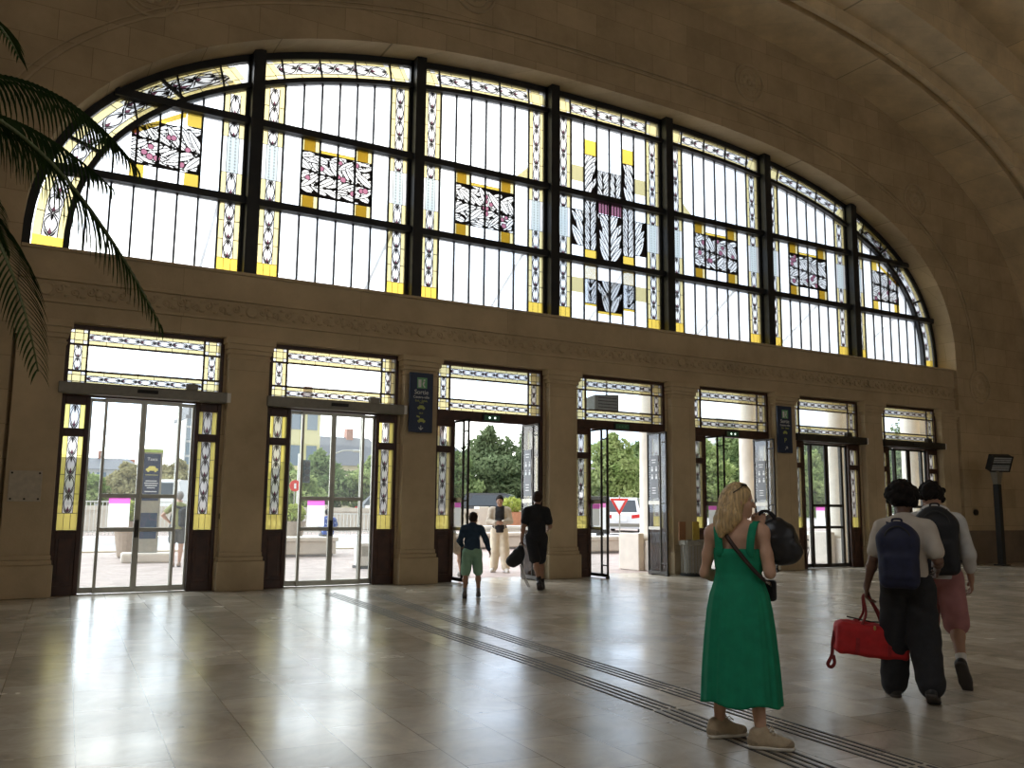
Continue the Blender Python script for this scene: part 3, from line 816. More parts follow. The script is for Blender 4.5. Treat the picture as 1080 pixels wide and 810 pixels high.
def car_icon(mb, x, z, s, y, m):
    mb.prism([(x-s, z-.32*s), (x+s, z-.32*s), (x+s, z+.05*s), (x+.72*s, z+.12*s), (x+.45*s, z+.5*s), (x-.45*s, z+.5*s), (x-.72*s, z+.12*s), (x-s, z+.05*s)], y-.004, y, 'y', m)
    for q in (-.6, .6): mb.disc((x+q*s, y-.002, z-.36*s), .2*s, (0,1,0), 10, .004, m)
def wall_sign(loc, lab, second):
    t = thing('hanging_sign', lab, 'sign', loc)
    w2, h = .26, 1.22
    p = MB(); p.box(-w2, w2, 0, .05, -h/2, h/2); p.build('sign_panel', NAVY, t, bevel=.006)
    ICM = [SIGNGREEN, SIGNYEL, SIGNWHITE]
    g = MB(); y = -.001
    g.box(-.10, .12, y-.003, y, h/2-.32, h/2-.10, 0)
    g.box(-.075, -.01, y-.006, y-.003, h/2-.30, h/2-.14, 2); g.disc((.055, y-.005, h/2-.15), .02, (0,1,0), 10, .004, 2)
    g.bar((.055, y-.005, h/2-.18), (.03, y-.005, h/2-.24), .035, .004, 2, up=(0,1,0)); g.bar((.03, y-.005, h/2-.24), (.07, y-.005, h/2-.30), .025, .004, 2, up=(0,1,0))
    g.build('exit_icon', ICM, t); g = MB()
    if not second:
        car_icon(g, 0, -.10, .085, y, 1); g.build('taxi_icon', ICM, t); g = MB(); car_icon(g, .01, -.37, .085, y, 1); g.bar((-.03, y-.003, -.30), (-.10, y-.003, -.28), .03, .005, 1, up=(0,1,0)); g.build('bus_icon', ICM, t); g = MB()
        g.bar((0, y-.002, -.47), (0, y-.002, -.55), .014, .004, 2, up=(0,1,0))
        for s in (-1, 1): g.bar((0, y-.002, -.56), (s*.045, y-.002, -.51), .014, .004, 2, up=(0,1,0))
    else:
        car_icon(g, .0, -.08, .08, y, 1); g.build('car_icon', ICM, t); g = MB()
        g.bar((-.02, y-.002, -.53), (.07, y-.002, -.45), .014, .004, 2, up=(0,1,0)); g.bar((.07, y-.002, -.45), (.07, y-.002, -.51), .014, .004, 2, up=(0,1,0)); g.bar((.07, y-.002, -.45), (0.01, y-.002, -.45), .014, .004, 2, up=(0,1,0))
    g.build('arrow_icon', ICM, t)
    R = (PI/2, 0, 0)
    font_mesh('Sortie', .13, (0, -.003, h/2-.44), R, SIGNWHITE, t)
    font_mesh('Centre-ville', .075, (0, -.003, h/2-.525), R, SIGNWHITE, t)
    font_mesh('Exit · Salida', .06, (0, -.003, h/2-.595), R, SIGNYEL, t)
    if second: font_mesh('P', .17, (0, -.003, -.34), R, SIGNYEL, t)
    else:
        font_mesh('TAXI', .045, (0, -.003, -.02), R, SIGNYEL, t); font_mesh('BUS', .05, (0, -.003, -.235), R, SIGNYEL, t)
    for q in (h/2-.06, -h/2):
        a = MB(); a.box(-.05, .05, .05, .10, q, q+.06); a.build('bracket', IRON, t)
    return t
wall_sign((-5.29, -.345, 3.63), 'navy exit sign with bus and taxi pictograms left of the third doorway', False)
wall_sign((5.10, -.345, 3.62), 'dark exit sign with a P pictogram right of the fifth doorway', True)

LED = lamp_mat('lit_sign_glow', (.75, 1, .8), 1.6)
for i, lab in ((2, 'small emergency exit light with two bright dots above the third doorway'), (3, 'small unlit looking emergency exit light above the fourth doorway'), (4, 'small emergency exit light over the doorway behind the woman in green')):
    t = thing('exit_light', lab, 'exit light', ((i-3)*PX, -.045, 3.44), 0, 'emergency exit lights on the door heads')
    b = MB(); b.box(-.22, .22, -.05, 0, -.075, .075); b.build('casing', RUBBER, t, bevel=.01)
    b = MB(); b.box(-.19, .19, -.054, -.05, -.055, .055); b.build('face_plate', mat('exit_green_face', (.05, .16, .09), .4), t)
    for x in ((-.06, .07) if i != 3 else (-.09, .0, .09)):
        b = MB(); b.disc((x, -.056, .0), .022 if i != 3 else .014, (0,1,0), 10, .006); b.build('lamp', LED if i != 3 else SIGNGREEN, t)
t = thing('wall_plaque', 'blank rectangular stone plaque on the pilaster left of the first doorway', 'plaque', (-12.27, -.24, 1.8))
b = MB(); b.box(-.24, .24, -.025, 0, -.25, .25); b.build('slab', mat('plaque_stone', (.50, .45, .36), .7), t, bevel=.006)
for x in (-.20, 0, .20):
    for z in (-.21, .21):
        if x or z < 0: b = MB(); b.disc((x, -.03, z), .017, (0,1,0), 10, .015); b.build('screw', BRONZE, t)
def wall_box(x, z, lab, y=-.06):
    t = thing('switch_box', lab, 'switch box', (x, y, z))
    b = MB(); b.box(-.05, .05, -.06, 0, -.05, .05); b.build('casing', BRONZE, t, bevel=.008)
    b = MB(); b.disc((0, -.065, 0), .022, (0,1,0), 12, .012); b.build('button', WHITEPL, t)
wall_box(-11.9, 1.40, 'small dark switch box between the plaque and the first doorway')
wall_box(-9.08, 1.32, 'small switch box on the stone right of the first doorway')
wall_box(-8.40, 1.30, 'small switch box on the stone left of the second doorway')
t = thing('wall_socket', 'small black round fitting on the plain wall beside the floodlight post', 'wall fitting', (13.12, YF, 1.52))
b = MB(); b.disc((0, -.03, 0), .09, (0,1,0), 16, .06); b.build('rim', BRONZE, t); b = MB(); b.disc((0, -.065, 0), .05, (0,1,0), 14, .012); b.build('face', RUBBER, t)

# grooved guide strips laid in the floor
def guide_strip(name, pts, lab):
    b = MB()
    for (xa, ya), (xb, yb) in zip(pts[:-1], pts[1:]):
        L = math.hypot(xb-xa, yb-ya); n = max(1, int(L/1.2)); nx, ny = -(yb-ya)/L, (xb-xa)/L
        for k in range(n):
            p0 = (xa+(xb-xa)*(k+.012)/n, ya+(yb-ya)*(k+.012)/n); p1 = (xa+(xb-xa)*(k+.988)/n, ya+(yb-ya)*(k+.988)/n)
            for o in (-.105, -.035, .035, .105):
                b.obox(((p0[0]+p1[0])/2+nx*o, (p0[1]+p1[1])/2+ny*o, .002), ((p1[0]-p0[0])/2, (p1[1]-p0[1])/2, 0), (nx*.011, ny*.011, 0), (0, 0, .002))
    tag(b.build(name, mat('dark_groove', (.05, .045, .04), .6)), lab, 'guide strip', 'guide strips in the floor')
guide_strip('guide_strip', [(-7.44, -1.3), (-7.62, -4.0), (-7.83, -6.3), (-7.98, -9.2), (-8.18, -11.4), (-8.48, -13.6), (-8.8, -16.5)], 'nearer grooved guide strip in the floor, under the feet of the woman in green')
guide_strip('guide_strip', [(-6.73, -1.9), (-7.14, -5.3), (-7.40, -8.2), (-7.63, -10.8), (-7.86, -13.3), (-8.2, -16.5)], 'farther grooved guide strip in the floor, just behind the woman in green')

# ------------------------------------------------------------------ floodlight on a post, litter bin, speaker
t = thing('floodlight', 'dark floodlight post with a tilted lamp head before the plain stone wall', 'floodlight', (12.95, -1.15, 0))
b = MB(); b.box(-.16, .16, -.16, .16, 0, .03); b.build('base_plate', IRON, t, bevel=.005)
b = MB(); b.prism([(-.085,-.085),(.085,-.085),(.085,.085),(-.085,.085)], .03, 2.35, 'z'); b.build('post', IRON, t, bevel=.015)
b = MB(); b.loft([[(x*q, y*q*.8, z) for x, y in ((-1,-1),(1,-1),(1,1),(-1,1))] for z, q in ((2.35, .09), (2.5, .11), (2.72, .14), (2.78, .05))]); b.build('bracket', GREYMET, t, bevel=.01)
a = math.radians(24); ca, sa = math.cos(a), math.sin(a)
fw = Vector((-.34, -.94, 0)).normalized(); rt = Vector((.94, -.34, 0)).normalized(); up = Vector((0,0,1))
n = fw*ca - up*sa; uu = up*ca + fw*sa; c = Vector((0, -.1, 2.98))
b = MB(); b.obox(c, rt*.33, uu*.235, n*.10); b.obox(c+n*.11, rt*.335, uu*.012, n*.02); 
for s in (-1, 1): b.obox(c+n*.11+uu*.225*s, rt*.335, uu*.02, n*.02); b.obox(c+n*.11+rt*.315*s, rt*.02, uu*.235, n*.02)
hd = b.build('lamp_head', IRON, t, bevel=.008)
b = MB(); b.obox(c+n*.105, rt*.30, uu*.205, n*.004); b.build('lens', mat('grey_lens', (.42, .44, .46), .35), hd)
b = MB()
for k in range(1, 7): b.obox(c+n*.115+uu*(-.205+.41*k/7), rt*.30, uu*.006, n*.006)
b.build('grille', IRON, hd)

t = thing('litter_bin', 'round slatted metal litter bin with two coloured flaps, behind the woman in green', 'bin', (1.55, -.72, 0))
b = MB(); b.lathe([(.30, 0), (.31, .05), (.27, .07)], 24); b.build('base', IRON, t)
b = MB()
for k in range(26):
    q = 2*PI*k/26; b.bar((.275*math.cos(q), .275*math.sin(q), .06), (.285*math.cos(q), .285*math.sin(q), .72), .03, .008, up=(math.cos(q), math.sin(q), 0))
b.build('slat_cage', mat('worn_metal_slats', (.28, .25, .20), .5, .4), t)
b = MB(); b.lathe([(.31, .70), (.32, .72), (.32, .80), (.30, .82), (.22, .82), (.22, .76), (.29, .74), (.29, .70)], 26); b.build('rim', GREYMET, t)
b = MB(); b.lathe([(.20, .08), (.23, .5), (.24, .70)], 18, caps=False); b.build('bag', mat('clear_grey_bag', (.30, .29, .27), .4), t, smooth=True)
for x, col, nm in ((-.22, (.30, .14, .06), 'brown'), (.20, (.45, .33, .05), 'yellow')):
    b = MB(); b.box(x-.10, x+.10, .10, .13, .80, 1.24); b.build('sorting_flap', mat(nm+'_flap', col, .5), t, bevel=.006)['label'] = nm + ' sorting flap'

t = thing('public_display', 'grey box shaped loudspeaker display seen through the fanlight of the fourth doorway', 'display', (.1, .75, 4.08))
b = MB(); b.loft([[(-.36, -.10, -.2), (.36, -.10, -.22), (.36, -.10, .22), (-.36, -.10, .18)], [(-.5, .12, -.14), (.34, .12, -.2), (.34, .12, .2), (-.5, .12, .10)]]); b.build('casing', mat('grey_casing', (.20, .22, .20), .5), t, bevel=.01)
b = MB()
for k in range(4): b.box(-.26, .30, -.108, -.10, -.12+.075*k, -.10+.075*k)
b.build('grille', IRON, t)
b = MB(); b.tube([(.1, .05, .2), (.1, .05, .62), (.1, -.26, .66)], .02, 8); b.build('hanger', IRON, t)
# ================================================================== the forecourt and the town
def gz(y): return 0 if y < 8 else .03*(min(y, 42)-8)
def ground(name, x0, x1, ya, yb, m, dz=0):
    b = MB(); ys = sorted(set([ya, yb] + [q for q in (8, 42) if ya < q < yb]))
    pts = [(x, y, gz(y)+dz-.006) for y in ys for x in (x0, x1)]
    b.add(pts, [(2*i, 2*i+1, 2*i+3, 2*i+2) for i in range(len(ys)-1)])
    tag(b.build(name, m), kind='structure')
ground('ground', -40, 160, .62, 12.2, PAVE)
ground('road', -60, 200, 12.2, 19.5, ROAD, -.02)
ground('pavement', -60, 220, 19.5, 24, PAVE)
ground('far_ground', -90, 400, 24, 260, mat('pale_ground', (.52, .49, .46), .9), -.01)
b = MB(); b.box(-40, 160, 12.05, 12.3, gz(12.2)-.12, gz(12.2)+.02); tag(b.build('kerb', STONE_PLAIN), kind='structure')

PLASTER = mat('pale_outdoor_stone', (.66, .60, .52), .85, 0, .08, 3)
COLSTONE = mat('portico_stone', (.70, .64, .55), .8, 0, .08, 3)
# portico columns on stepped pedestals
names = {0: 'round stone portico column seen through the right glass leaf of the fourth doorway', 1: 'round stone portico column behind the grey sign of the fifth doorway', 2: 'round stone portico column seen through the sixth doorway', 3: 'round stone portico column seen through the last doorway on the right'}
for k in range(0, 4):
    x = 2.0+3.5*k
    t = thing('portico_column', names[k], 'column', (x, 1.30, 0), 0, 'portico columns outside the doors')
    b = MB(); b.lathe([(.44, .74), (.44, .80), (.40, .84), (.36, .92), (.33, .95), (.315, 3.2), (.30, 5.35)], 28); b.build('shaft', COLSTONE, t, smooth=True)
    b = MB(); b.lathe([(.30, 5.35), (.36, 5.40), (.40, 5.5), (.40, 5.55)], 28); b.box(-.45, .45, -.45, .45, 5.55, 5.75); b.build('capital', COLSTONE, t)
    b = MB(); b.box(-.44, .46, -.46, .5, 0, .74); b.build('pedestal', PLASTER, t, bevel=.02)
    b = MB(); b.box(-.62, -.45, -.20, .62, 0, .92); b.build('side_block', PLASTER, t, bevel=.02)

# canopy over the doors with its slanting tie rods
t = thing('entrance_canopy', 'glazed canopy outside with slanting tie rods seen through the lower panes of the great window', 'canopy', (0, .56, 0))
b = MB(); b.box(-12.4, 12.4, 2.62, 2.70, 5.70, 5.84); b.box(-12.4, 12.4, .0, .05, 5.70, 5.80)
for k in range(15): x = -12.25+1.75*k; b.bar((x, .02, 5.74), (x, 2.66, 5.76), .05, .06)
b.build('frame', GREYMET, t)
b = MB(); b.box(-12.3, 12.3, .05, 2.62, 5.77, 5.785); b.build('glass_roof', G_DOOR, t)
for x in (-9.3, -5.65, -2.35, .6, 4.35, 7.6, 11.0):
    b = MB(); b.tube([(x, .01, 7.45), (x, 2.6, 5.80)], .036, 8); b.disc((x, .01, 7.45), .07, (0,1,0), 10, .03); b.build('tie_rod', GREYMET, t)

def place(o, x, y, dz=0): o.location = (x, y, gz(y)+dz)
# low stone seats to sit on
def bench(x0, x1, y, d, lab, ang=0):
    t = thing('stone_bench', lab, 'bench', ((x0+x1)/2, y, gz(y)-.01), ang, 'low stone benches on the forecourt')
    L = (x1-x0)/2
    b = MB(); b.box(-L, L, -d/2, d/2, .06, .44); b.build('block', PLASTER, t, bevel=.03)
    b = MB(); b.box(-L-.05, L+.05, -d/2-.05, d/2+.05, .44, .56); b.build('seat_slab', COLSTONE, t, bevel=.02)
    b = MB(); b.box(-L+.08, L-.08, -d/2+.08, d/2-.08, 0, .06); b.build('recessed_foot', ROAD, t)
bench(-6.7, -3.6, 9.75, .9, 'low pale stone bench seen through the second doorway, with the person in blue')
bench(5.0, 6.6, 8.9, .9, 'low pale stone bench seen through the fourth doorway')
bench(1.2, 4.2, 11.3, .7, 'long low stone bench behind the man in white trousers, the nearer of two steps')
bench(4.2, 9.6, 15.9, .7, 'long low stone bench in front of the terracotta planter outside the third doorway')
bench(14.5, 17.5, 9.0, .8, 'low stone bench outside the sixth doorway')

# plant pots
TERRA = mat('terracotta', (.52, .25, .14), .8, 0, .12)
CONC = mat('brown_concrete_pot', (.36, .28, .21), .8, 0, .12)
LEAFG = leafmat('shrub_leaves', (.13, .24, .06), (.30, .42, .12), 4)
LEAFY = leafmat('yellow_green_leaves', (.28, .36, .08), (.50, .52, .15), 4)
def leaf_cloud(mb, c, r, n, size, seed, shell=.55):
    R = np.random.default_rng(seed); n = int(n)
    d = R.normal(size=(n, 3)); d /= np.linalg.norm(d, axis=1)[:, None]
    rad = shell + (1-shell)*R.random(n)**.6
    p = np.array(c) + d*rad[:, None]*np.array(r)
    a = R.normal(size=(n, 3)) + d*.6; a /= np.linalg.norm(a, axis=1)[:, None]
    q = np.cross(a, R.normal(size=(n, 3))); q /= np.linalg.norm(q, axis=1)[:, None]
    s = np.cross(a, q); sz = size*(.6+.8*R.random(n))[:, None]
    V = np.stack([p-q*sz, p+s*sz*.5-a*sz*.15, p+q*sz, p-s*sz*.5-a*sz*.15], 1).reshape(-1, 3)
    b = len(mb.v); mb.v.extend(map(tuple, V.tolist())); mb.f.extend((b+4*i, b+4*i+1, b+4*i+2, b+4*i+3) for i in range(n)); mb.m.extend([0]*n)
def planter(x, y, lab, prof, m, plant, ph, pw, leafm, seed):
    t = thing('plant_pot', lab, 'plant pot', (x, y, gz(y)-.005)); h = prof[-1][1]; r = prof[-1][0]
    b = MB(); b.lathe(prof + [(r-.05, h), (r-.07, h-.08)], 20); b.build('pot', m, t, smooth=False)
    b = MB(); leaf_cloud(b, (0, 0, h+ph*.45), (pw, pw, ph*.6), plant, .11, seed); b.build('foliage', leafm, t)
    b = MB()
    for k in range(6): b.tube([(.04*math.cos(k), .04*math.sin(k), h-.08), (.6*pw*math.cos(k), .6*pw*math.sin(k), h+ph*.5)], .015, 5)
    b.build('stem', CONC, t)
planter(-9.28, 10.15, 'tall tapered brown pot with a yellow green plant beside the taxi totem', [(.26, 0), (.30, .05), (.44, .95), (.47, 1.0)], CONC, 300, .55, .36, LEAFY, 1)
planter(-8.6, 16.3, 'terracotta pot with a bushy green shrub at the left edge of the first doorway', [(.24, 0), (.40, .62), (.43, .66)], TERRA, 420, .62, .42, LEAFG, 2)
planter(-2.6, 17.0, 'square looking brown pot with a pale shrub at the left edge of the second doorway', [(.30, 0), (.42, .62), (.45, .68)], CONC, 380, .6, .42, LEAFY, 3)
planter(10.0, 22.3, 'terracotta planter with a light green bush behind the man in white trousers', [(.42, 0), (.62, .85), (.66, .9)], TERRA, 500, .7, .62, LEAFY, 4)
planter(22.5, 24.0, 'terracotta pot with a bush seen through the fifth doorway', [(.42, 0), (.6, .8), (.64, .86)], TERRA, 400, .8, .6, LEAFG, 5)

# taxi totem
t = thing('taxi_totem', 'tall navy taxi totem with a yellow car pictogram outside the first doorway', 'totem', (-9.02, 8.75, 0), -.1)
b = MB(); b.prism([(-.62,-.36),(.62,-.36),(.62,.36),(-.62,.36)], 0, .26, 'z'); b.build('plinth', PLASTER, t, bevel=.05)
b = MB(); b.box(-.26, .26, -.10, .10, .26, 2.98); b.build('casing', ALU, t, bevel=.02)
b = MB(); b.box(-.205, .205, -.11, -.10, 1.62, 2.86); b.box(-.205, .205, -.11, -.10, .62, 1.30); pn = b.build('navy_panel', NAVY, t)
b = MB(); b.box(-.26, .26, -.112, .11, 2.90, 2.99); b.build('green_cap', mat('lime_cap', (.42, .55, .14), .5), t)
b = MB(); car_icon(b, 0, 2.46, .15, -.112, 0)
for z in (2.30,): b.box(-.16, .16, -.114, -.111, z-.006, z+.006, 0)
for z, w in ((2.14, .14), (2.08, .17), (2.02, .15), (1.96, .1), (1.86, .15)): b.box(-w, w, -.114, -.111, z-.012, z+.012, 1)
b.build('pictogram', [mat('taxi_yellow', (.75, .68, .18), .5), SIGNWHITE], t)
font_mesh('Taxis', .12, (0, -.113, 2.68), (PI/2, 0, 0), SIGNWHITE, t)

# advertising display beyond the road
t = thing('poster_stand', 'dark framed poster stand with a pink headed poster seen through the fourth doorway', 'poster stand', (10.35, 15.2, gz(15.2)), -.9)
b = MB(); b.box(-.42, .42, -.07, .07, .25, 1.85); b.box(-.16, .16, -.06, .06, 0, .25); b.build('casing', BRONZE, t, bevel=.02)
b = MB(); b.box(-.28, .28, -.078, -.07, .42, 1.60); b.box(-.28, .28, -.08, -.078, 1.36, 1.60, 1); b.build('poster', [lamp_mat('poster_white_glow', (.95, .95, .95), .8), lamp_mat('poster_pink_glow', (.85, .25, .6), .8)], t)  # poster faces carry added emission to brighten them

# give-way sign
RED = mat('sign_red', (.62, .05, .04), .4, 0, .05)
t = thing('give_way_sign', 'red bordered triangular give way sign standing left of the white car', 'road sign', (11.55, 15.4, gz(15.4)), -.9)
b = MB(); b.tube([(0, .02, 0), (0, .02, 1.9)], .035, 8); b.build('post', ALU, t)
def tri(r, y0, y1): return [[(r*math.cos(-PI/2+k*2*PI/3), y, 1.52+r*math.sin(-PI/2+k*2*PI/3)) for k in range(3)] for y in (y0, y1)]
b = MB(); b.loft(tri(.50, -.03, -.01)); b.build('plate', RED, t); b = MB(); b.loft(tri(.29, -.04, -.03)); b.build('white_face', SIGNWHITE, t)

# balustrade and railings along the far pavement
t = thing('stone_balustrade', 'pale stone balustrade with turned balusters beyond the road', 'balustrade', (0, 23.2, gz(23.2)))
b = MB(); b.box(-12, 14, -.22, .22, 0, .18); b.build('base', COLSTONE, t); b = MB(); b.box(-12, 14, -.24, .24, .82, 1.0); b.build('rail', COLSTONE, t)
nb = 0
for x0, x1 in ((-4.0, .3), (3.2, 8.6)):
    n = int((x1-x0)/.21)
    for k in range(n):
        b = MB(); b.lathe([(.07, .18), (.07, .22), (.045, .26), (.085, .42), (.04, .66), (.05, .74), (.07, .78), (.07, .82)], 10, (x0+(x1-x0)*(k+.5)/n, 0, 0)); b.build('baluster', COLSTONE, t, smooth=True); nb += 1
for x in (-12, -4.2, .5, 3.0, 8.8, 13.8):
    b = MB(); b.box(x-.28, x+.28, -.28, .28, 0, 1.12); b.build('pier', COLSTONE, t, bevel=.02)
b = MB(); b.box(-11.7, -4.5, -.16, .16, .18, .82); b.box(.78, 2.72, -.16, .16, .18, .82); b.box(9.08, 13.5, -.16, .16, .18, .82); b.build('solid_panel', COLSTONE, t)
def railing(x0, x1, y, h, lab, n):
    t = thing('metal_railing', lab, 'railing', (x0, y, gz(y)), 0, 'metal railings'); L = x1-x0
    b = MB(); b.bar((0,0,h), (L,0,h), .05, .05); b.bar((0,0,.12), (L,0,.12), .04, .04); b.build('rail', WHITEPL, t)
    for k in range(n):
        x = L*k/(n-1); b = MB(); b.bar((x,0,0), (x,0,h), .025, .025, up=(1,0,0)); b.build('bar', WHITEPL, t)
railing(-11.5, -5.2, 20.2, 1.25, 'white metal railing along the pavement behind the taxi totem', 46)
railing(-2.4, 4.2, 19.8, .85, 'white metal railing in front of the stone balustrade outside the second doorway', 44)

# traffic light and lamp posts
t = thing('traffic_light', 'traffic light seen from behind on a pale pole outside the second doorway', 'traffic light', (.75, 26.0, gz(26)))
b = MB(); b.tube([(-.55, 0, 0), (-.55, 0, 3.5)], .05, 8); b.build('pole', WHITEPL, t)
b = MB(); b.box(-.40, .0, -.12, .14, 2.1, 3.2); b.box(-.55, -.40, -.02, .02, 2.95, 3.0); b.box(-.55, -.40, -.02, .02, 2.3, 2.35); b.build('housing', mat('dark_green_housing', (.06, .085, .085), .5), t, bevel=.03)
b = MB()
for z in (2.3, 2.65, 3.0): b.tube([(-.2, -.12, z), (-.2, -.30, z-.02)], [.13, .14], 12)
b.build('visor', RUBBER, t)
t = thing('red_road_sign', 'small round red road sign left of the traffic light', 'road sign', (-.25, 25.0, gz(25)))
b = MB(); b.tube([(0,0,0), (0,0,2.1)], .035, 8); b.build('post', ALU, t); b = MB(); b.disc((0, -.05, 1.95), .27, (0,1,0), 20, .03); b.build('plate', RED, t); b = MB(); b.box(-.05, .05, -.075, -.066, 1.82, 2.06); b.build('white_bar', SIGNWHITE, t)
def lamp_post(x, y, h, lab):
    t = thing('lamp_post', lab, 'lamp post', (x, y, gz(y)))
    b = MB(); b.tube([(0,0,0), (0,0,h*.5), (0,0,h)], [.07, .05, .035], 8); b.tube([(0,0,h-.05), (.5,0,h+.15), (1.1,0,h+.18)], .03, 8); b.build('pole', ALU, t)
    b = MB(); b.ball((1.25, 0, h+.15), (.3, .12, .07), 10); b.build('lamp_head', ALU, t)
lamp_post(2.1, 26.5, 3.6, 'thin pale lamp post right of the traffic light')
lamp_post(20.9, 32.5, 3.3, 'pale lamp post in front of the big tree outside the fourth doorway')
lamp_post(2.9, 62, 9.5, 'distant lamp post standing above the slate roofs')

t = thing('ticket_kiosk', 'pale upright metal box outside at the right edge of the second doorway', 'cabinet', (-4.5, 4.6, 0))
b = MB(); b.box(-.22, .22, -.2, .2, .06, .62); b.build('casing', WHITEPL, t, bevel=.02); b = MB(); b.box(-.24, .24, -.22, .22, 0, .06); b.build('foot', IRON, t); b = MB(); b.box(-.16, .16, -.208, -.2, .3, .54); b.build('panel', ALU, t)
t = thing('folding_trestle', 'dark metal trestle on the paving outside the sixth doorway', 'trestle', (9.2, 2.9, 0))
b = MB(); b.tube([(-.5,0,.62), (.5,0,.62)], .025, 8); b.build('top_bar', IRON, t)
for x in (-.4, .4):
    b = MB(); b.tube([(x, -.22, 0), (x, 0, .62), (x, .22, 0)], .018, 8); b.build('leg', IRON, t)

# ------------------------------------------------------------------ cars
TYRE = RUBBER
CARGLASS = mat('dark_car_glass', (.05, .06, .07), .08, 0, .05)
TAIL = mat('tail_light_red', (.55, .03, .03), .25)
CHROME = mat('wheel_alloy', (.55, .55, .56), .3, .8)
def car(x, y, rz, L, Wd, H, col, lab, tall=False, kind='car'):
    t = thing(kind, lab, 'car' if kind == 'car' else 'van', (x, y, gz(y)-.005), rz)
    P = mat('car_paint', col, .25, 0, .03, coat=.6)
    l, g = L/2, .22
    bt = H*.55
    if kind == 'van': sec = [(-l, .35), (-l, bt), (-l+.05, H*.97), (-l+.3, H), (l-1.5, H), (l-1.25, H*.97), (l-.55, bt+.08), (l-.05, bt-.18), (l, .4)]
    elif tall: sec = [(-l, .35), (-l-.02, bt-.05), (-l+.02, bt), (-l+.35, H*.97), (-l+.6, H), (l-2.1, H), (l-1.75, H*.96), (l-1.0, bt+.05), (l-.1, bt-.14), (l, .4)]
    else: sec = [(-l, .35), (-l, bt-.02), (-l+.15, bt+.03), (-l+.75, H*.96), (-l+1.1, H), (l-2.1, H), (l-1.75, H*.95), (l-1.05, bt+.02), (l-.12, bt-.16), (l, .4)]
    rings = []
    hw = Wd/2
    def wid(z): return hw if z < bt else hw - (z-bt)/(H-bt)*.20
    low = [(q, max(z, .22)) for q, z in sec]
    rings = [[(q, s*(wid(z)-e), z) for q, z in low + [(l-.05, g), (-l+.05, g)]] for s, e in ((-1, .04), (-1, 0))] + [[(q, s*(wid(z)-e), z) for q, z in low + [(l-.05, g), (-l+.05, g)]] for s, e in ((1, 0), (1, .04))]
    b = MB(); b.loft(rings); b.build('body', P, t, bevel=.03)
    b = MB()
    for s in (-1, 1):   # side windows
        q0, q1 = -l+(.45 if kind != 'van' else L*.5), l-1.25
        pts = [(q0, bt+.06), (q1+.1, bt+.06), (q1-.42, H*.93), (q0+(.35 if kind != 'van' else .02), H*.93)]
        v = [(q, s*(wid(z)+.006), z) for q, z in pts]; b.add(v, [(0,1,2,3) if s < 0 else (3,2,1,0)])
    za, zb = bt+.08, H*.93
    def back(z): return -l + (.02 if kind == 'van' else (.02+.33*max(0, (z-bt))/(H*.97-bt) if tall else .15+.6*max(0, (z-bt-.03))/(H*.96-bt-.03)))
    b.add([(back(za)-.012, -hw*.80, za), (back(za)-.012, hw*.80, za), (back(zb)-.012, hw*.68, zb), (back(zb)-.012, -hw*.68, zb)], [(0,1,2,3)])
    def front(z): return (l-1.0) - .75*(z-bt-.05)/(H*.96-bt-.05)
    b.add([(front(za)+.03, -hw*.85, za), (front(za)+.03, hw*.85, za), (front(zb)+.03, hw*.72, zb), (front(zb)+.03, -hw*.72, zb)], [(3,2,1,0)])
    b.build('window', CARGLASS, t)
    for qx in (-l+.8, l-.85):
        for s in (-1, 1):
            b = MB(); b.disc((qx, s*(hw-.10), .33), .33, (0,1,0), 20, .2); wl = b.build('wheel', TYRE, t, bevel=.02)
            b = MB(); b.disc((qx, s*(hw+.003), .33), .21, (0,1,0), 14, .02); b.build('hubcap', CHROME, wl)
    b = MB()
    for s in (-1, 1): b.obox((-l+.04, s*(hw-.22), bt-.12), (.06, 0, 0), (0, .22, .03*s), (0, 0, .085))
    b.build('tail_light', TAIL, t)
    b = MB(); b.box(-l-.04, -l+.1, -hw+.05, hw-.05, .32, .48); b.box(l-.1, l+.03, -hw+.05, hw-.05, .30, .46); b.build('bumper', GREYMET, t, bevel=.02)
    b = MB(); b.box(-l-.05, -l-.02, -.26, .26, bt-.36, bt-.25); b.build('number_plate', SIGNWHITE, t)
    for s in (-1, 1):
        b = MB(); b.ball((l-1.35, s*(hw+.10), bt+.12), (.07, .10, .08), 8); b.build('mirror', P, t)
PAINTW = (.72, .73, .74); PAINTB = (.018, .02, .025)
car(15.35, 19.9, PI/2-.75, 4.4, 1.85, 1.72, PAINTW, 'white estate car seen from behind outside the fourth doorway', True)
car(13.0, 28.6, -.95+.25, 4.6, 1.85, 1.75, PAINTB, 'black people carrier parked beyond the planter outside the third doorway', True)
car(18.4, 30.0, -.8, 4.3, 1.8, 1.5, PAINTW, 'white car beside the man in black, right edge of the third doorway')
car(7.6, 31.6, -.5, 4.2, 1.8, 1.5, (.35, .37, .40), 'grey car half hidden behind the folded leaf of the third doorway')
car(-4.6, 27.2, .9, 4.9, 1.95, 2.05, PAINTW, 'white van passing behind the woman outside the first doorway', kind='van')

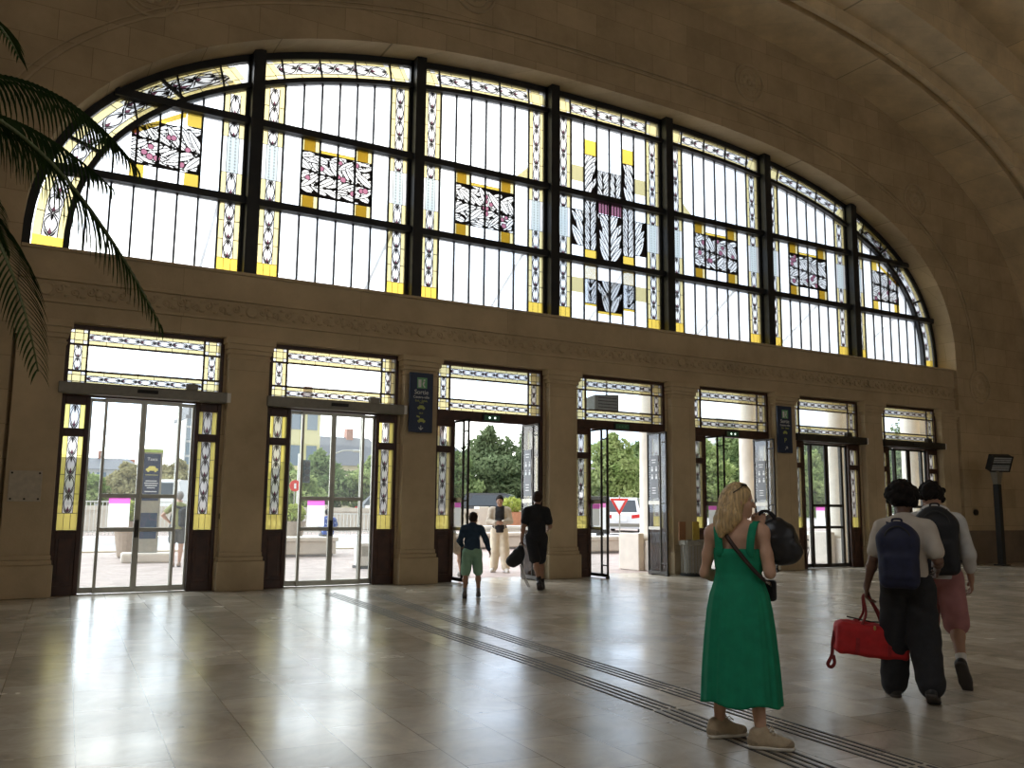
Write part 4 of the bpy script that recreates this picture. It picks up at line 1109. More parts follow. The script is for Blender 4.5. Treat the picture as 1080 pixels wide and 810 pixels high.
# ------------------------------------------------------------------ trees
BARK = mat('bark', (.16, .12, .09), .9, 0, .2)
def tree(x, y, h, r, lab, m, seed, name='broadleaf_tree', n=2600, size=.28, trunk=.25, low=.12):
    R = random.Random(seed)
    t = thing(name, lab, 'tree', (x, y, gz(y)-.02))
    b = MB(); b.tube([(0,0,0), (.1,0,h*.3), (0,.1,h*.6), (0,0,h*.85)], [trunk, trunk*.8, trunk*.5, .05], 8)
    b.build('trunk', BARK, t)
    b = MB(); k = 22; n = n*2; size = size*.66
    for i in range(k):
        f = (i+.5)/k; z = h*(low+(1-low)*f); rr = r*math.sin(PI*(.16+.80*f))**.8
        a = R.uniform(0, 2*PI); d = rr*R.uniform(.1, .75)
        leaf_cloud(b, (d*math.cos(a), d*math.sin(a), z), (rr*.62, rr*.62, h*.15), n//k, size, seed*100+i, .5)
    leaf_cloud(b, (0, 0, h*.5), (r*.7, r*.7, h*.42), n//4, size, seed*100+90, .75)
    b.build('foliage', m, t)
    return t
T_DARK = leafmat('cedar_green', (.09, .13, .065), (.24, .30, .16), .9)
T_MID = leafmat('mid_green', (.13, .19, .08), (.32, .40, .18), .9)
T_LITE = leafmat('light_green', (.20, .28, .09), (.44, .50, .22), .9)
T_BROWN = leafmat('autumn_olive', (.30, .26, .13), (.48, .44, .25), .9)
# outside door 1
for j, (x, y, h, r, m, lab) in enumerate([
    (-8.2, 44, 2.5, 2.0, T_LITE, 'low olive green tree at the left of the first doorway view'),
    (-5.0, 46, 2.9, 2.2, T_BROWN, 'brownish tree left of the taxi totem'),
    (-2.4, 44, 3.1, 2.2, T_BROWN, 'brownish tree right behind the taxi totem'),
    (0.8, 47, 2.6, 2.0, T_LITE, 'low green tree below the glass fronted building')]):
    tree(x, y, h, r, lab, m, 300+j, n=2000, size=.26, low=.05)
# outside door 2
for j, (x, y, h, r, m, lab) in enumerate([
    (2.2, 34, 2.9, 1.9, T_LITE, 'rounded green bush at the left end of the balustrade'),
    (5.2, 38, 3.7, 2.4, T_MID, 'rounded green bush behind the traffic light'),
    (8.4, 37, 3.5, 2.4, T_LITE, 'light green bush in the middle of the second doorway view'),
    (11.6, 40, 3.6, 2.5, T_MID, 'green bush at the right of the second doorway view'),
    (14.8, 41, 3.4, 2.6, T_MID, 'mid green bush hidden by the right sidelight of the second doorway')]):
    tree(x, y, h, r, lab, m, 310+j, n=2400, size=.26, low=.04)
# outside door 3
for j, (x, y, h, r, m, nm, lab) in enumerate([
    (15.6, 41, 4.6, 2.4, T_MID, 'broadleaf_tree', 'mid green tree behind the folded left leaf of the third doorway'),
    (20.0, 43, 6.0, 3.0, T_DARK, 'cedar_tree', 'tall dark cedar rising above the boy outside the third doorway'),
    (25.2, 44, 7.0, 3.1, T_DARK, 'cedar_tree', 'tallest dark cedar, above the man in cream trousers outside the third doorway'),
    (22.6, 38, 4.3, 2.2, T_LITE, 'broadleaf_tree', 'lighter round bush in front of the cedars'),
    (30.0, 49, 6.2, 2.8, T_MID, 'cedar_tree', 'cedar beyond the right leaf of the third doorway')]):
    tree(x, y, h, r, lab, m, 320+j, nm, n=4200, size=.27, low=.06)
# outside doors 4 to 7
for j, (x, y, h, r, m, lab) in enumerate([
    (26.5, 36, 5.6, 2.7, T_LITE, 'big bright green tree left of the white car'),
    (30.5, 38, 5.2, 2.6, T_MID, 'green tree right above the white car'),
    (24.0, 41, 4.2, 2.2, T_MID, 'smaller green tree at the left of the fourth doorway view'),
    (38.5, 40, 5.8, 3.0, T_LITE, 'light green tree at the left of the fifth doorway view'),
    (43.5, 42, 7.4, 3.4, T_MID, 'tall green tree in the middle of the fifth doorway view'),
    (47.5, 42, 6.6, 3.0, T_MID, 'green tree behind the column of the fifth doorway'),
    (52.0, 40, 5.4, 2.8, T_LITE, 'yellow green tree low in the sixth doorway view'),
    (56.5, 44, 7.6, 3.2, T_DARK, 'dark green tree high in the sixth doorway view'),
    (61.0, 42, 6.5, 3.0, T_MID, 'green tree behind the column of the sixth doorway'),
    (68.0, 42, 8.6, 3.4, T_DARK, 'dark tree seen through the last doorway'),
    (75.0, 44, 12.5, 4.6, T_DARK, 'tallest dark tree seen through the fanlight of the last doorway')]):
    tree(x, y, h, r, lab, m, 340+j, n=3200, size=.30, low=.05)

# ------------------------------------------------------------------ distant buildings
SLATE = mat('slate_roof', (.13, .135, .15), .7, 0, .12)
CREAM = mat('cream_render', (.66, .58, .42), .85, 0, .05)
YELLOW = mat('pale_yellow_render', (.68, .62, .34), .85, 0, .05)
GREYR = mat('grey_render', (.50, .50, .50), .85, 0, .05)
WINB = mat('blue_grey_panes', (.20, .26, .32), .2, 0, .1)
TILE = mat('red_tiles', (.42, .20, .14), .8, 0, .12)
def house(x, y, w, d, h, rh, wallm, roofm, lab, rows=2, cols=4, name='house', rz=0):
    t = thing(name, lab, 'building', (x, y, gz(y)-.02), rz)
    b = MB(); b.box(-w/2, w/2, 0, d, 0, h); b.build('wall', wallm, t)
    if rh:
        b = MB(); b.add([(-w/2-.3,-.3,h),(w/2+.3,-.3,h),(w/2+.3,d+.3,h),(-w/2-.3,d+.3,h),(-w/2+rh*.5,d/2,h+rh),(w/2-rh*.5,d/2,h+rh)], [(0,1,5,4),(1,2,5),(2,3,4,5),(3,0,4),(0,3,2,1)]); b.build('roof', roofm, t)
        b = MB(); b.box(w*.22, w*.22+.7, d*.45, d*.55, h+rh*.5, h+rh+.9); b.build('chimney', TILE, t)
    for r in range(rows):
        for c in range(cols):
            xc = -w/2 + w*(c+.5)/cols; zc = h*(r+.55)/rows; ww = min(.55, w/cols*.3)
            b = MB(); b.box(xc-ww, xc+ww, -.06, .05, zc-h/rows*.28, zc+h/rows*.28); b.build('window', WINB, t)
    return t
house(16.5, 70, 15, 9, 4.6, 3.2, CREAM, SLATE, 'long cream house with a slate roof beyond the bushes outside the second doorway', 1, 8)
house(26.9, 66, 4.6, 6, 6.0, 2.2, YELLOW, SLATE, 'narrow yellow gabled house at the right end of the slate roof', 2, 2)
house(10.2, 58, 2.9, 5, 9.2, .9, YELLOW, SLATE, 'tall pale yellow tower house at the left of the second doorway view', 3, 2, 'tower_house')
house(-4.2, 105, 16, 10, 4.8, 1.6, GREYR, SLATE, 'long grey townhouse row on the skyline left of the taxi totem', 2, 9)
house(5.4, 131, 4, 8, 4.6, 2.0, CREAM, TILE, 'red roofed house on the skyline right behind the taxi totem', 2, 4)
house(9.8, 92, 6.2, 8, 10.5, .0, WINB, SLATE, 'tall glass fronted building right of the church spire', 0, 0, 'office_building')
ob = bpy.data.objects['office_building']
b = MB()
for k in range(6): b.box(-3.1, 3.1, -.08, -.0, .9+1.7*k, 1.15+1.7*k)
for k in range(8): b.box(-3.1+6.2*k/7-.06, -3.1+6.2*k/7+.06, -.1, 0, 0, 10.5)
b.build('facade_grid', GREYR, ob)
b = MB(); b.box(-3.2, 3.2, -.1, 8, 10.5, 10.9); b.box(-2.8, 2.8, .5, 7.5, 10.9, 12.2); b.build('roof', SLATE, ob)
t = thing('church_spire', 'grey domed church spire on the skyline above the taxi totem', 'spire', (8.2, 125, gz(125))); t.scale = (.62, .62, .60)
b = MB(); b.box(-1.1, 1.1, -1.1, 1.1, 0, 9.0); b.build('tower', GREYR, t)
b = MB(); b.lathe([(1.15, 9.0), (1.2, 9.6), (1.0, 10.6), (.5, 11.3), (.4, 12.3), (.45, 12.5), (.15, 13.3), (.04, 14.6)], 14); b.build('dome', SLATE, t)
house(108, 104, 16, 14, 17, 0, GREYR, SLATE, 'pale tower block far behind the trees outside the sixth doorway', 6, 10, 'apartment_block')
# ================================================================== smooth bodies: blended volumes turned into one skin
V3 = lambda *a: np.array(a, float)
def unit(v): v = np.array(v, float); return v/np.linalg.norm(v)
def rotm(f, u=(0,0,1)):
    """columns: right, forward, up"""
    f = unit(f); r = unit(np.cross(f, u)); up = np.cross(r, f)
    return np.stack([r, f, up], 1)
class Sdf:
    def __init__(s): s.p = []; s.cuts = []; s.noise = []
    def cap(s, a, b, ra, rb=None, k=.03): s.p.append(('c', np.array(a, float), np.array(b, float), ra, ra if rb is None else rb, k)); return s
    def ell(s, c, r, k=.03, R=None): s.p.append(('e', np.array(c, float), np.array(r, float), np.eye(3) if R is None else R, 0, k)); return s
    def box(s, c, h, rd, k=.03, R=None): s.p.append(('b', np.array(c, float), np.array(h, float), np.eye(3) if R is None else R, rd, k)); return s
    def chain(s, pts, rs, k=.03):
        for i in range(len(pts)-1): s.cap(pts[i], pts[i+1], rs[i], rs[i+1], k)
        return s
    def cut(s, p, n): s.cuts.append((np.array(p, float), unit(n))); return s
    def mesh(s, h):
        lo = np.full(3, 1e9); hi = -lo; bb = []
        for q in s.p:
            if q[0] == 'c':
                r = max(q[3], q[4]); a = np.minimum(q[1], q[2])-r; b = np.maximum(q[1], q[2])+r
            else:
                e = np.abs(q[3]) @ (q[2] + (q[4] if q[0] == 'b' else 0)); a = q[1]-e; b = q[1]+e
            bb.append((a, b)); lo = np.minimum(lo, a); hi = np.maximum(hi, b)
        am = sum(n[0] for n in s.noise)
        lo -= 3*h+am+.012; hi += 3*h+am+.012
        N = np.ceil((hi-lo)/h).astype(int)+1
        F = np.full(N, .3)
        ax = [lo[i]+h*np.arange(N[i]) for i in range(3)]
        for q, (a, b) in zip(s.p, bb):
            m = q[5]+2.5*h+.015
            i0 = np.maximum(0, np.floor((a-m-lo)/h).astype(int)); i1 = np.minimum(N, np.ceil((b+m-lo)/h).astype(int)+1)
            sl = tuple(slice(i0[i], i1[i]) for i in range(3))
            P = np.stack(np.meshgrid(ax[0][sl[0]], ax[1][sl[1]], ax[2][sl[2]], indexing='ij'), -1)
            if q[0] == 'c':
                ba = q[2]-q[1]; L2 = max(ba@ba, 1e-9); pa = P-q[1]
                t = np.clip((pa@ba)/L2, 0, 1); d = np.linalg.norm(pa-t[..., None]*ba, axis=-1)-(q[3]+(q[4]-q[3])*t)
            elif q[0] == 'e':
                l = (P-q[1])@q[3]; k0 = np.linalg.norm(l/q[2], axis=-1); k1 = np.linalg.norm(l/q[2]**2, axis=-1)+1e-9; d = k0*(k0-1)/k1
            else:
                l = np.abs((P-q[1])@q[3])-q[2]; d = np.linalg.norm(np.maximum(l, 0), axis=-1)+np.minimum(l.max(-1), 0)-q[4]
            A = F[sl]; k = q[5]
            hh = np.maximum(k-np.abs(A-d), 0)/k
            F[sl] = np.minimum(A, d)-hh*hh*k*.25
        if s.noise or s.cuts:
            P = np.stack(np.meshgrid(*ax, indexing='ij'), -1)
            for amp, fr, ph in s.noise:
                F += amp*np.sin(P[..., 0]*fr+ph+1.7*np.sin(P[..., 2]*fr*.7))*np.sin(P[..., 1]*fr*1.1+ph*2)*np.sin(P[..., 2]*fr*.9+ph*.5+np.sin(P[..., 0]*fr*.6))
            if getattr(s, 'strand', 0): phi = np.arctan2(P[..., 0]-s.axis[0], P[..., 1]-s.axis[1]); F += s.strand*(np.sin(23*phi+2.2*np.sin(P[..., 2]*11))+.6*np.sin(47*phi+1.3*np.sin(P[..., 2]*17)))
            for p, n in s.cuts: F = np.maximum(F, (P-p)@n)
        ins = F < 0
        C = [ins[i:N[0]-1+i, j:N[1]-1+j, k:N[2]-1+k] for i in (0,1) for j in (0,1) for k in (0,1)]
        cnt = sum(c.astype(np.int8) for c in C); act = (cnt > 0) & (cnt < 8)
        ids = np.argwhere(act); idx = np.full(act.shape, -1, np.int64); idx[act] = np.arange(len(ids))
        pos = np.zeros((len(ids), 3)); ct = np.zeros(len(ids))
        cr = [(i,j,k) for i in (0,1) for j in (0,1) for k in (0,1)]
        for a in range(8):
            for b in range(a+1, 8):
                if sum(abs(cr[a][i]-cr[b][i]) for i in range(3)) != 1: continue
                oa, ob = np.array(cr[a]), np.array(cr[b])
                f0 = F[tuple((ids+oa).T)]; f1 = F[tuple((ids+ob).T)]; m = (f0 < 0) != (f1 < 0)
                t = np.where(m, f0/np.where(m, f0-f1, 1), 0)
                pos += np.where(m[:, None], oa+t[:, None]*(ob-oa), 0); ct += m
        V = lo+(ids+pos/ct[:, None])*h
        Q = []
        for d in range(3):
            e = [(0,0,0)]*4
            n1, n2 = (d+1) % 3, (d+2) % 3
            sl0 = [slice(1, N[i]-1) for i in range(3)]; sl0[d] = slice(0, N[d]-1); sl1 = list(sl0); sl1[d] = slice(1, N[d])
            m = ins[tuple(sl0)] != ins[tuple(sl1)]; w = np.argwhere(m); off = np.ones(3, int); off[d] = 0; w = w+off
            inside = ins[tuple(w.T)]
            def cell(a, b):
                q = w.copy(); q[:, n1] -= a; q[:, n2] -= b; return idx[tuple(q.T)]
            q = np.stack([cell(1,1), cell(0,1), cell(0,0), cell(1,0)], 1)
            q[~inside] = q[~inside][:, ::-1]
            Q.append(q)
        return V, np.concatenate(Q)
    def build(s, name, m, parent, h=.012):
        V, Q = s.mesh(h)
        me = bpy.data.meshes.new(name); me.from_pydata(V.tolist(), [], Q.tolist()); me.materials.append(m)
        me.polygons.foreach_set('use_smooth', [True]*len(Q)); me.update()
        o = bpy.data.objects.new(name, me); COL.objects.link(o); o.parent = parent
        return o

def base_joints(H=1.75, fem=False):
    s = H/1.75; sh = .160 if fem else .178
    J = dict(pel=V3(0,0,.95), waist=V3(0,.0,1.10), chest=V3(0,.0,1.29), neck=V3(0,-.015,1.47), head=V3(0,.015,1.635))
    for n, q in (('l', -1), ('r', 1)):
        J['hip'+n] = V3(q*.088, 0, .92); J['kn'+n] = V3(q*.095, .015, .50); J['an'+n] = V3(q*.10, -.01, .085)
        J['sh'+n] = V3(q*sh, -.01, 1.395); J['el'+n] = V3(q*(sh+.055), -.02, 1.13); J['wr'+n] = V3(q*(sh+.07), .03, .88)
    J = {k: v*s for k, v in J.items()}
    J['face'] = V3(0, 1, 0); J['s'] = s; J['fem'] = fem
    for n in 'lr': J['ft'+n] = V3(0, 1, 0); J['fu'+n] = V3(0, 0, 1)
    return J
def hand(S, wr, el, pn, th, curl=.5, s=1.0, fd=None, spread=.0):
    """wr wrist, el elbow, pn palm normal, th direction of the thumb side; fingers bend towards pn"""
    f = unit(wr-el) if fd is None else unit(fd)
    pn = unit(pn-(pn@f)*f); side = unit(th-(th@f)*f-(th@pn)*pn)
    S.chain([wr-f*.02*s, wr+f*.02*s], [.024*s, .024*s], .015)
    ln = [(.036, .9), (.012, 1.0), (-.012, .95), (-.034, .78)]
    for o, L in ln:
        a = wr+f*.015*s+side*o*.6*s; k0 = wr+f*.09*s*(1-.06*abs(o)/.03)+side*o*s
        S.cap(a, k0, .014*s, .0115*s, .014)
        d = f.copy(); p = k0
        for i, (l, r) in enumerate(((.042, .0095), (.027, .0085), (.021, .0075))):
            an = curl*(.75 if i == 0 else 1.0); d = unit(d*math.cos(an)+pn*math.sin(an))
            d = unit(d + side*o*spread*6) if i == 0 else d
            q = p+d*l*L*s; S.cap(p, q, r*s*1.02, r*s*.94, .004); p = q
    b = wr+f*.025*s+side*.022*s
    m1 = b+unit(f*.7+side*.75+pn*.25)*.042*s; m2 = m1+unit(f*.95+side*.15+pn*.4)*.032*s; m3 = m2+unit(f*.9+pn*.5-side*.1)*.024*s
    S.chain([b, m1, m2, m3], [.015*s, .0125*s, .0105*s, .009*s], .008)
def skin_body(root, J, m, h, hands):
    s = J['s']; S = Sdf(); fem = J['fem']
    w = .92 if fem else 1.0
    S.ell(J['pel'], V3(.150 if fem else .145, .105, .115)*s, .04)
    S.cap(J['pel']+V3(0,0,.04)*s, J['waist'], .10*s, .098*w*s, .06)
    S.ell(J['waist'], V3(.125*w, .088*w, .12)*s, .06)
    S.ell(J['chest'], V3(.152*w, .100*w, .165)*s, .05)
    S.cap((J['shl']*.82+J['shr']*.18), (J['shr']*.82+J['shl']*.18), .062*w*s, None, .05)
    S.cap(J['chest']+V3(0,-.01,.10)*s, J['neck'], .085*s, .056*s, .06)
    for n in 'lr': S.cap(J['neck']-V3(0,0,.01)*s, J['sh'+n]*.75+J['neck']*.25, .050*w*s, .046*w*s, .04)
    f = unit(J['face']); R = rotm(f); r, u = R[:, 0], R[:, 2]; c = J['head']
    S.chain([J['neck']-V3(0,0,.02)*s, c-f*.022*s-u*.06*s], [.055*w*s, .05*w*s], .025)
    hs = s*(1.0 if fem else 1.04)
    S.ell(c-f*.012*hs+u*.022*hs, V3(.074, .094, .094)*hs, .02, R)
    S.ell(c+f*.028*hs-u*.055*hs, V3(.054, .060, .062)*hs, .03, R)
    S.ell(c+f*.062*hs-u*.098*hs, V3(.026, .022, .018)*hs, .02, R)
    S.cap(c+f*.084*hs+u*.008*hs, c+f*.106*hs-u*.034*hs, .008*hs, .0125*hs, .014)
    for q in (-1, 1):
        S.ell(c+r*q*.076*hs-f*.012*hs-u*.012*hs, V3(.010, .020, .030)*hs, .008, R)
        S.ell(c+r*q*.032*hs+f*.070*hs+u*.026*hs, V3(.024, .012, .008)*hs, .012, R)
        S.ell(c+r*q*.040*hs+f*.056*hs-u*.030*hs, V3(.026, .024, .024)*hs, .02, R)
    for dz, rr in ((-.066, .0065), (-.077, .0075)): S.ell(c+f*.082*hs+u*dz*hs, V3(.022, .010, rr)*hs, .006, R)
    for n, q in (('l', -1), ('r', 1)):
        sh, el, wr = J['sh'+n], J['el'+n], J['wr'+n]
        S.ell(sh+V3(0,0,-.01)*s, V3(.058, .058, .062)*s*w, .04)
        S.chain([sh, sh*.45+el*.55, el], [.050*w*s, .044*w*s, .037*w*s], .03)
        S.chain([el, el*.7+wr*.3, wr], [.037*w*s, .040*w*s, .025*w*s], .03)
        hd = hands.get(n)
        if hd: hand(S, wr, el, V3(*hd[0]), V3(*hd[1]), hd[2], s*w*1.02, hd[3] if len(hd) > 3 else None)
        hp, kn, an = J['hip'+n], J['kn'+n], J['an'+n]
        S.chain([hp, hp*.55+kn*.45, kn], [.086*s, .074*s, .052*s], .05)
        S.chain([kn, kn*.68+an*.32-unit(J['ft'+n])*.012*s, an], [.051*s, .052*s, .034*s], .04)
        S.ell(kn+unit(J['ft'+n])*.012*s, V3(.045,.045,.05)*s, .03)
        ft, fu = unit(J['ft'+n]), unit(J['fu'+n])
        S.cap(an-fu*.045*s-ft*.02*s, an+ft*.12*s-fu*.055*s, .032*s, .026*s, .03)
    return S.build('body', m, root, h)
def shoe(root, J, n, m, msole, h, chunk=1.0, name='shoe', sock=None, lace=None):
    s = J['s']; an, ft, fu = J['an'+n], unit(J['ft'+n]), unit(J['fu'+n]); R = rotm(ft, fu); sd = R[:, 0]; fu = R[:, 2]
    b = an-fu*.085*s
    S = Sdf()
    S.cap(b-ft*.045*s+fu*.045*s, b+ft*.10*s+fu*.042*s, .040*chunk*s, .043*chunk*s, .03)
    S.cap(b+ft*.10*s+fu*.038*s, b+ft*.165*s+fu*.030*s, .043*chunk*s, .036*chunk*s, .03)
    S.cap(b-ft*.045*s+fu*.05*s, b-ft*.035*s+fu*.085*s, .040*chunk*s, .038*chunk*s, .03)
    S.cap(b+ft*.01*s+fu*.07*s, b+ft*.08*s+fu*.058*s, .036*chunk*s, .032*chunk*s, .03)
    if name == 'trainer':
        S.cap(b-ft*.035*s+fu*.095*s, b+ft*.005*s+fu*.112*s, .043*s, .040*s, .02); S.cap(b+ft*.02*s+fu*.10*s, b+ft*.045*s+fu*.085*s, .034*s, .032*s, .02)
        S.ell(b+ft*.150*s+fu*.045*s, V3(.038, .05, .032)*s, .02, R)
    S.cut(b+fu*.012*s, -fu)
    o = S.build(name, m, root, h)
    S = Sdf(); 
    S.cap(b-ft*.045*s+fu*.02*s, b+ft*.10*s+fu*.02*s, .044*chunk*s, .048*chunk*s, .02); S.cap(b+ft*.10*s+fu*.02*s, b+ft*.168*s+fu*.02*s, .048*chunk*s, .041*chunk*s, .02)
    S.cut(b+fu*.026*s, fu); S.cut(b+fu*.001*s, -fu)
    S.build('sole', msole, o, h)
    if name == 'trainer':
        PAN = mat('taupe_suede_panel', (.30, .235, .16), .85, 0, .1, 30)
        S = Sdf(); S.cap(b-ft*.045*s+fu*.045*s, b+ft*.02*s+fu*.045*s, .0425*chunk*s, .0435*chunk*s, .02); S.cap(b-ft*.045*s+fu*.05*s, b-ft*.035*s+fu*.085*s, .0425*chunk*s, .0405*chunk*s, .02)
        S.cut(b-ft*.005*s+fu*.03*s, unit(ft+fu*.35)); S.cut(b+fu*.028*s, -fu); S.build('heel_panel', PAN, o, h)
        S = Sdf(); S.cap(b+ft*.10*s+fu*.038*s, b+ft*.165*s+fu*.030*s, .0455*chunk*s, .0385*chunk*s, .02); S.ell(b+ft*.150*s+fu*.045*s, V3(.0405, .0525, .0345)*s, .02, R)
        S.cut(b+ft*.165*s+fu*.05*s, unit(fu*.75-ft*.66)*1.0); S.cut(b+fu*.028*s, -fu); S.build('toe_panel', PAN, o, h)
    if lace is not None:
        mb = MB()
        for i in range(4):
            p = b+ft*(.056+.019*i)*s+fu*(.120-.0125*i)*s
            mb.tube([p-sd*.028*s-fu*.006*s, p+fu*.006*s, p+sd*.028*s-fu*.006*s], .0050, 5)
        p = b+ft*.052*s+fu*.124*s
        for q in (-1, 1): mb.tube([p, p+sd*.03*q*s+fu*.02*s+ft*.01*s, p+sd*.05*q*s+ft*.03*s, p+ft*.02*s+sd*.01*q*s], .003, 5)
        mb.build('lace', lace, o, smooth=True)
    if sock is not None:
        S = Sdf(); q = an+(J['kn'+n]-an)*.27
        S.cap(b+fu*.07*s, an, .040*s, .040*s, .02); S.cap(an, q, .040*s, .046*s, .02); S.cut(q, unit(J['kn'+n]-an)); S.build('sock', sock, root, h)
    return o
def shirt(root, J, m, h, sleeve=.55, hem=None, puff=.016, name='shirt', hood=False, noise=.004, neck=True, loose=1.0):
    s = J['s']; w = .92 if J['fem'] else 1.0; p = puff*.7
    S = Sdf(); hem = J['pel']+V3(0,0,-.02)*s if hem is None else hem
    S.ell(J['chest'], V3(.152*w+p, .100*w+p, .165+p)*s*loose, .05)
    S.ell(J['waist'], V3(.140*w+p, .100*w+p, .14)*s*loose, .06)
    S.cap(J['waist'], J['pel']-V3(0,0,.10)*s, (.118+p)*s*loose, (.122+p)*s*loose, .06)
    S.ell(J['pel'], V3(.155+p, .110+p, .14)*s*loose, .05)
    S.cap((J['shl']*.80+J['shr']*.20), (J['shr']*.80+J['shl']*.20), (.058*w+p)*s, None, .04)
    for n in 'lr': S.cap(J['neck']-V3(0,0,.012)*s, J['sh'+n]*.75+J['neck']*.25, (.050*w+p)*s, (.046*w+p)*s, .03)
    S.cap(J['chest']+V3(0,-.01,.10)*s, J['neck']-V3(0,0,.01)*s, (.080+p)*s, (.056+p*.6)*s, .04)
    for n in 'lr':
        sh, el, wr = J['sh'+n], J['el'+n], J['wr'+n]
        S.ell(sh+V3(0,0,-.015)*s, V3(.050, .054, .058)*s*w+p, .03)
        if sleeve <= 1:
            e = sh+(el-sh)*sleeve; S.cap(sh, e, (.052+p)*s*w, (.052+p*1.3)*s*w, .03)
        else:
            S.cap(sh, el, (.050+p)*s*w, (.044+p)*s*w, .03); S.cap(el, el+(wr-el)*(sleeve-1), (.044+p)*s*w, (.032+p)*s*w, .03)
    if hood:
        S.ell(J['neck']+V3(0,-.075,.015)*s, V3(.125, .075, .075)*s, .03); S.cap(J['neck']+V3(-.07,.03,.0)*s, J['neck']+V3(.07,.03,.0)*s, .055*s, None, .03)
    S.cut(hem, V3(0,0,-1)); 
    if not hood: S.cut(J['neck']+V3(0,0,.045)*s, unit(V3(0, .35, 1)))
    if noise: S.noise.append((noise, 26/s, .7)); 
    return S.build(name, m, root, h)
def trousers(root, J, m, h, frac=2.0, loose=.02, name='trousers', noise=.004, flare=0, waist=.06):
    s = J['s']; S = Sdf()
    S.ell(J['pel'], V3(.150+loose, .108+loose, .13)*s, .04)
    S.cap(J['pel'], J['pel']+V3(0,0,waist)*s, .128*s, .122*s, .04)
    for n in 'lr':
        hp, kn, an = J['hip'+n], J['kn'+n], J['an'+n]
        if frac <= 1:
            e = hp+(kn-hp)*frac; S.cap(hp, e, (.088+loose*.8)*s, (.068+loose*.6+flare)*s, .012)
        else:
            e = kn+(an-kn)*(frac-1); S.cap(hp, kn, (.088+loose)*s, (.058+loose*1.2+flare)*s, .015); S.cap(kn, e, (.058+loose*1.2+flare)*s, (.046+loose+flare)*s, .04)
    S.cut(J['pel']+V3(0,0,waist+.02)*s, V3(0,0,1))
    if noise: S.noise.append((noise, 24/s, 1.9))
    return S.build(name, m, root, h)
def hair_short(root, J, m, h, top=.018, back=-.03, noise=.006, fr=55, size=1.0, name='hair'):
    s = J['s']; f = unit(J['face']); R = rotm(f); u = R[:, 2]; c = J['head']; S = Sdf()
    S.ell(c-f*.020*s+u*.030*s, (V3(.080, .096, .096)+top*.6)*s*size, .02, R)
    S.ell(c-f*.045*s-u*.015*s, (V3(.070, .060, .075))*s*size, .02, R)
    S.cut(c+u*(back+.035)*s+f*.02*s, unit(-u*.62+f*.78)); S.noise += [(noise, fr, .3), (noise*.6, fr*1.9, 1.1)]
    return S.build(name, m, root, h)
def eyes(root, J, white, iris):
    s = J['s']; f = unit(J['face']); R = rotm(f); r, u = R[:, 0], R[:, 2]; c = J['head']; mb = MB()
    for q in (-1, 1):
        e = c+r*q*.031*s+f*.076*s+u*.008*s
        mb.ball(e, .0125*s, 10, 0); mb.ball(e+f*.0075*s, .0068*s, 8, 1)
    mb.build('eye', [white, iris], root, smooth=True)
def ribbon(mb, pts, wd, t=.004, nrm=None):
    """flat strap along pts; nrm(i) outward direction"""
    P = [np.array(p, float) for p in pts]; rings = []
    for i, p in enumerate(P):
        d = unit(P[min(i+1, len(P)-1)]-P[max(i-1, 0)]); n = np.array(nrm[i] if isinstance(nrm, list) else nrm, float); sd = unit(np.cross(d, n)); n = np.cross(sd, d)
        rings.append([p-sd*wd/2-n*t/2, p+sd*wd/2-n*t/2, p+sd*wd/2+n*t/2, p-sd*wd/2+n*t/2])
    mb.loft(rings)
def smoothpts(pts, n=6):
    P = [np.array(p, float) for p in pts]; out = []
    for i in range(len(P)-1):
        a, b, c, d = P[max(i-1, 0)], P[i], P[i+1], P[min(i+2, len(P)-1)]
        for k in range(n):
            t = k/n; out.append(.5*((2*b)+(c-a)*t+(2*a-5*b+4*c-d)*t*t+(3*b-a-3*c+d)*t**3))
    out.append(P[-1]); return out

SKIN_L = mat('fair_skin', (.55, .33, .23), .5, 0, .06, 20)
SKIN_T = mat('tanned_skin', (.36, .20, .13), .5, 0, .06, 20)
SKIN_D = mat('brown_skin', (.13, .065, .04), .45, 0, .08, 20)
BLACKC = mat('black_cloth', (.012, .012, .015), .85, 0, .2, 30)
DARKH = mat('black_hair', (.010, .008, .007), .75, 0, .3, 40, .15)
BROWNH = mat('brown_hair', (.035, .020, .011), .7, 0, .3, 40, .2)
BLOND = mat('blonde_hair', (.50, .35, .17), .42, 0, .45, 70, stretch=9)
GREYH = mat('grey_hair', (.26, .25, .24), .6, 0, .25, 40)
EYEW = mat('eye_white', (.7, .68, .65), .2, 0, .02); IRIS = mat('eye_iris', (.04, .03, .02), .15)

HEAD = lambda deg: -math.radians(deg)
# ------------------------------------------------------------------ woman in the green dress
GREEN = mat('emerald_viscose', (.008, .235, .125), .75, 0, .12, 14, .3)
SHOEG = mat('beige_suede', (.42, .33, .22), .85, 0, .1, 30)
J = base_joints(1.70, True)
wm = thing('person', 'woman seen from behind in a long emerald strap dress and beige trainers', 'person', (-8.38, -12.42, 0), HEAD(56))
J['anl'] = V3(-.170, .08, .085); J['anr'] = V3(.140, -.09, .085); J['knl'] = V3(-.13, .05, .47); J['knr'] = V3(.11, -.02, .47)
J['ftl'] = unit(V3(.72, .62, 0)); J['ftr'] = unit(V3(.88, .16, 0))
J['shl'] = V3(-.170, -.01, 1.37); J['shr'] = V3(.162, -.01, 1.38)
J['ell'] = V3(-.235, .03, 1.09); J['wrl'] = V3(-.13, .22, 1.03)
J['elr'] = V3(.212, -.03, 1.11); J['wrr'] = V3(.128, .13, 1.405)
J['head'] = V3(.015, .02, 1.585); J['face'] = unit(V3(.93, .34, -.08)); J['neck'] = V3(0, -.02, 1.43)
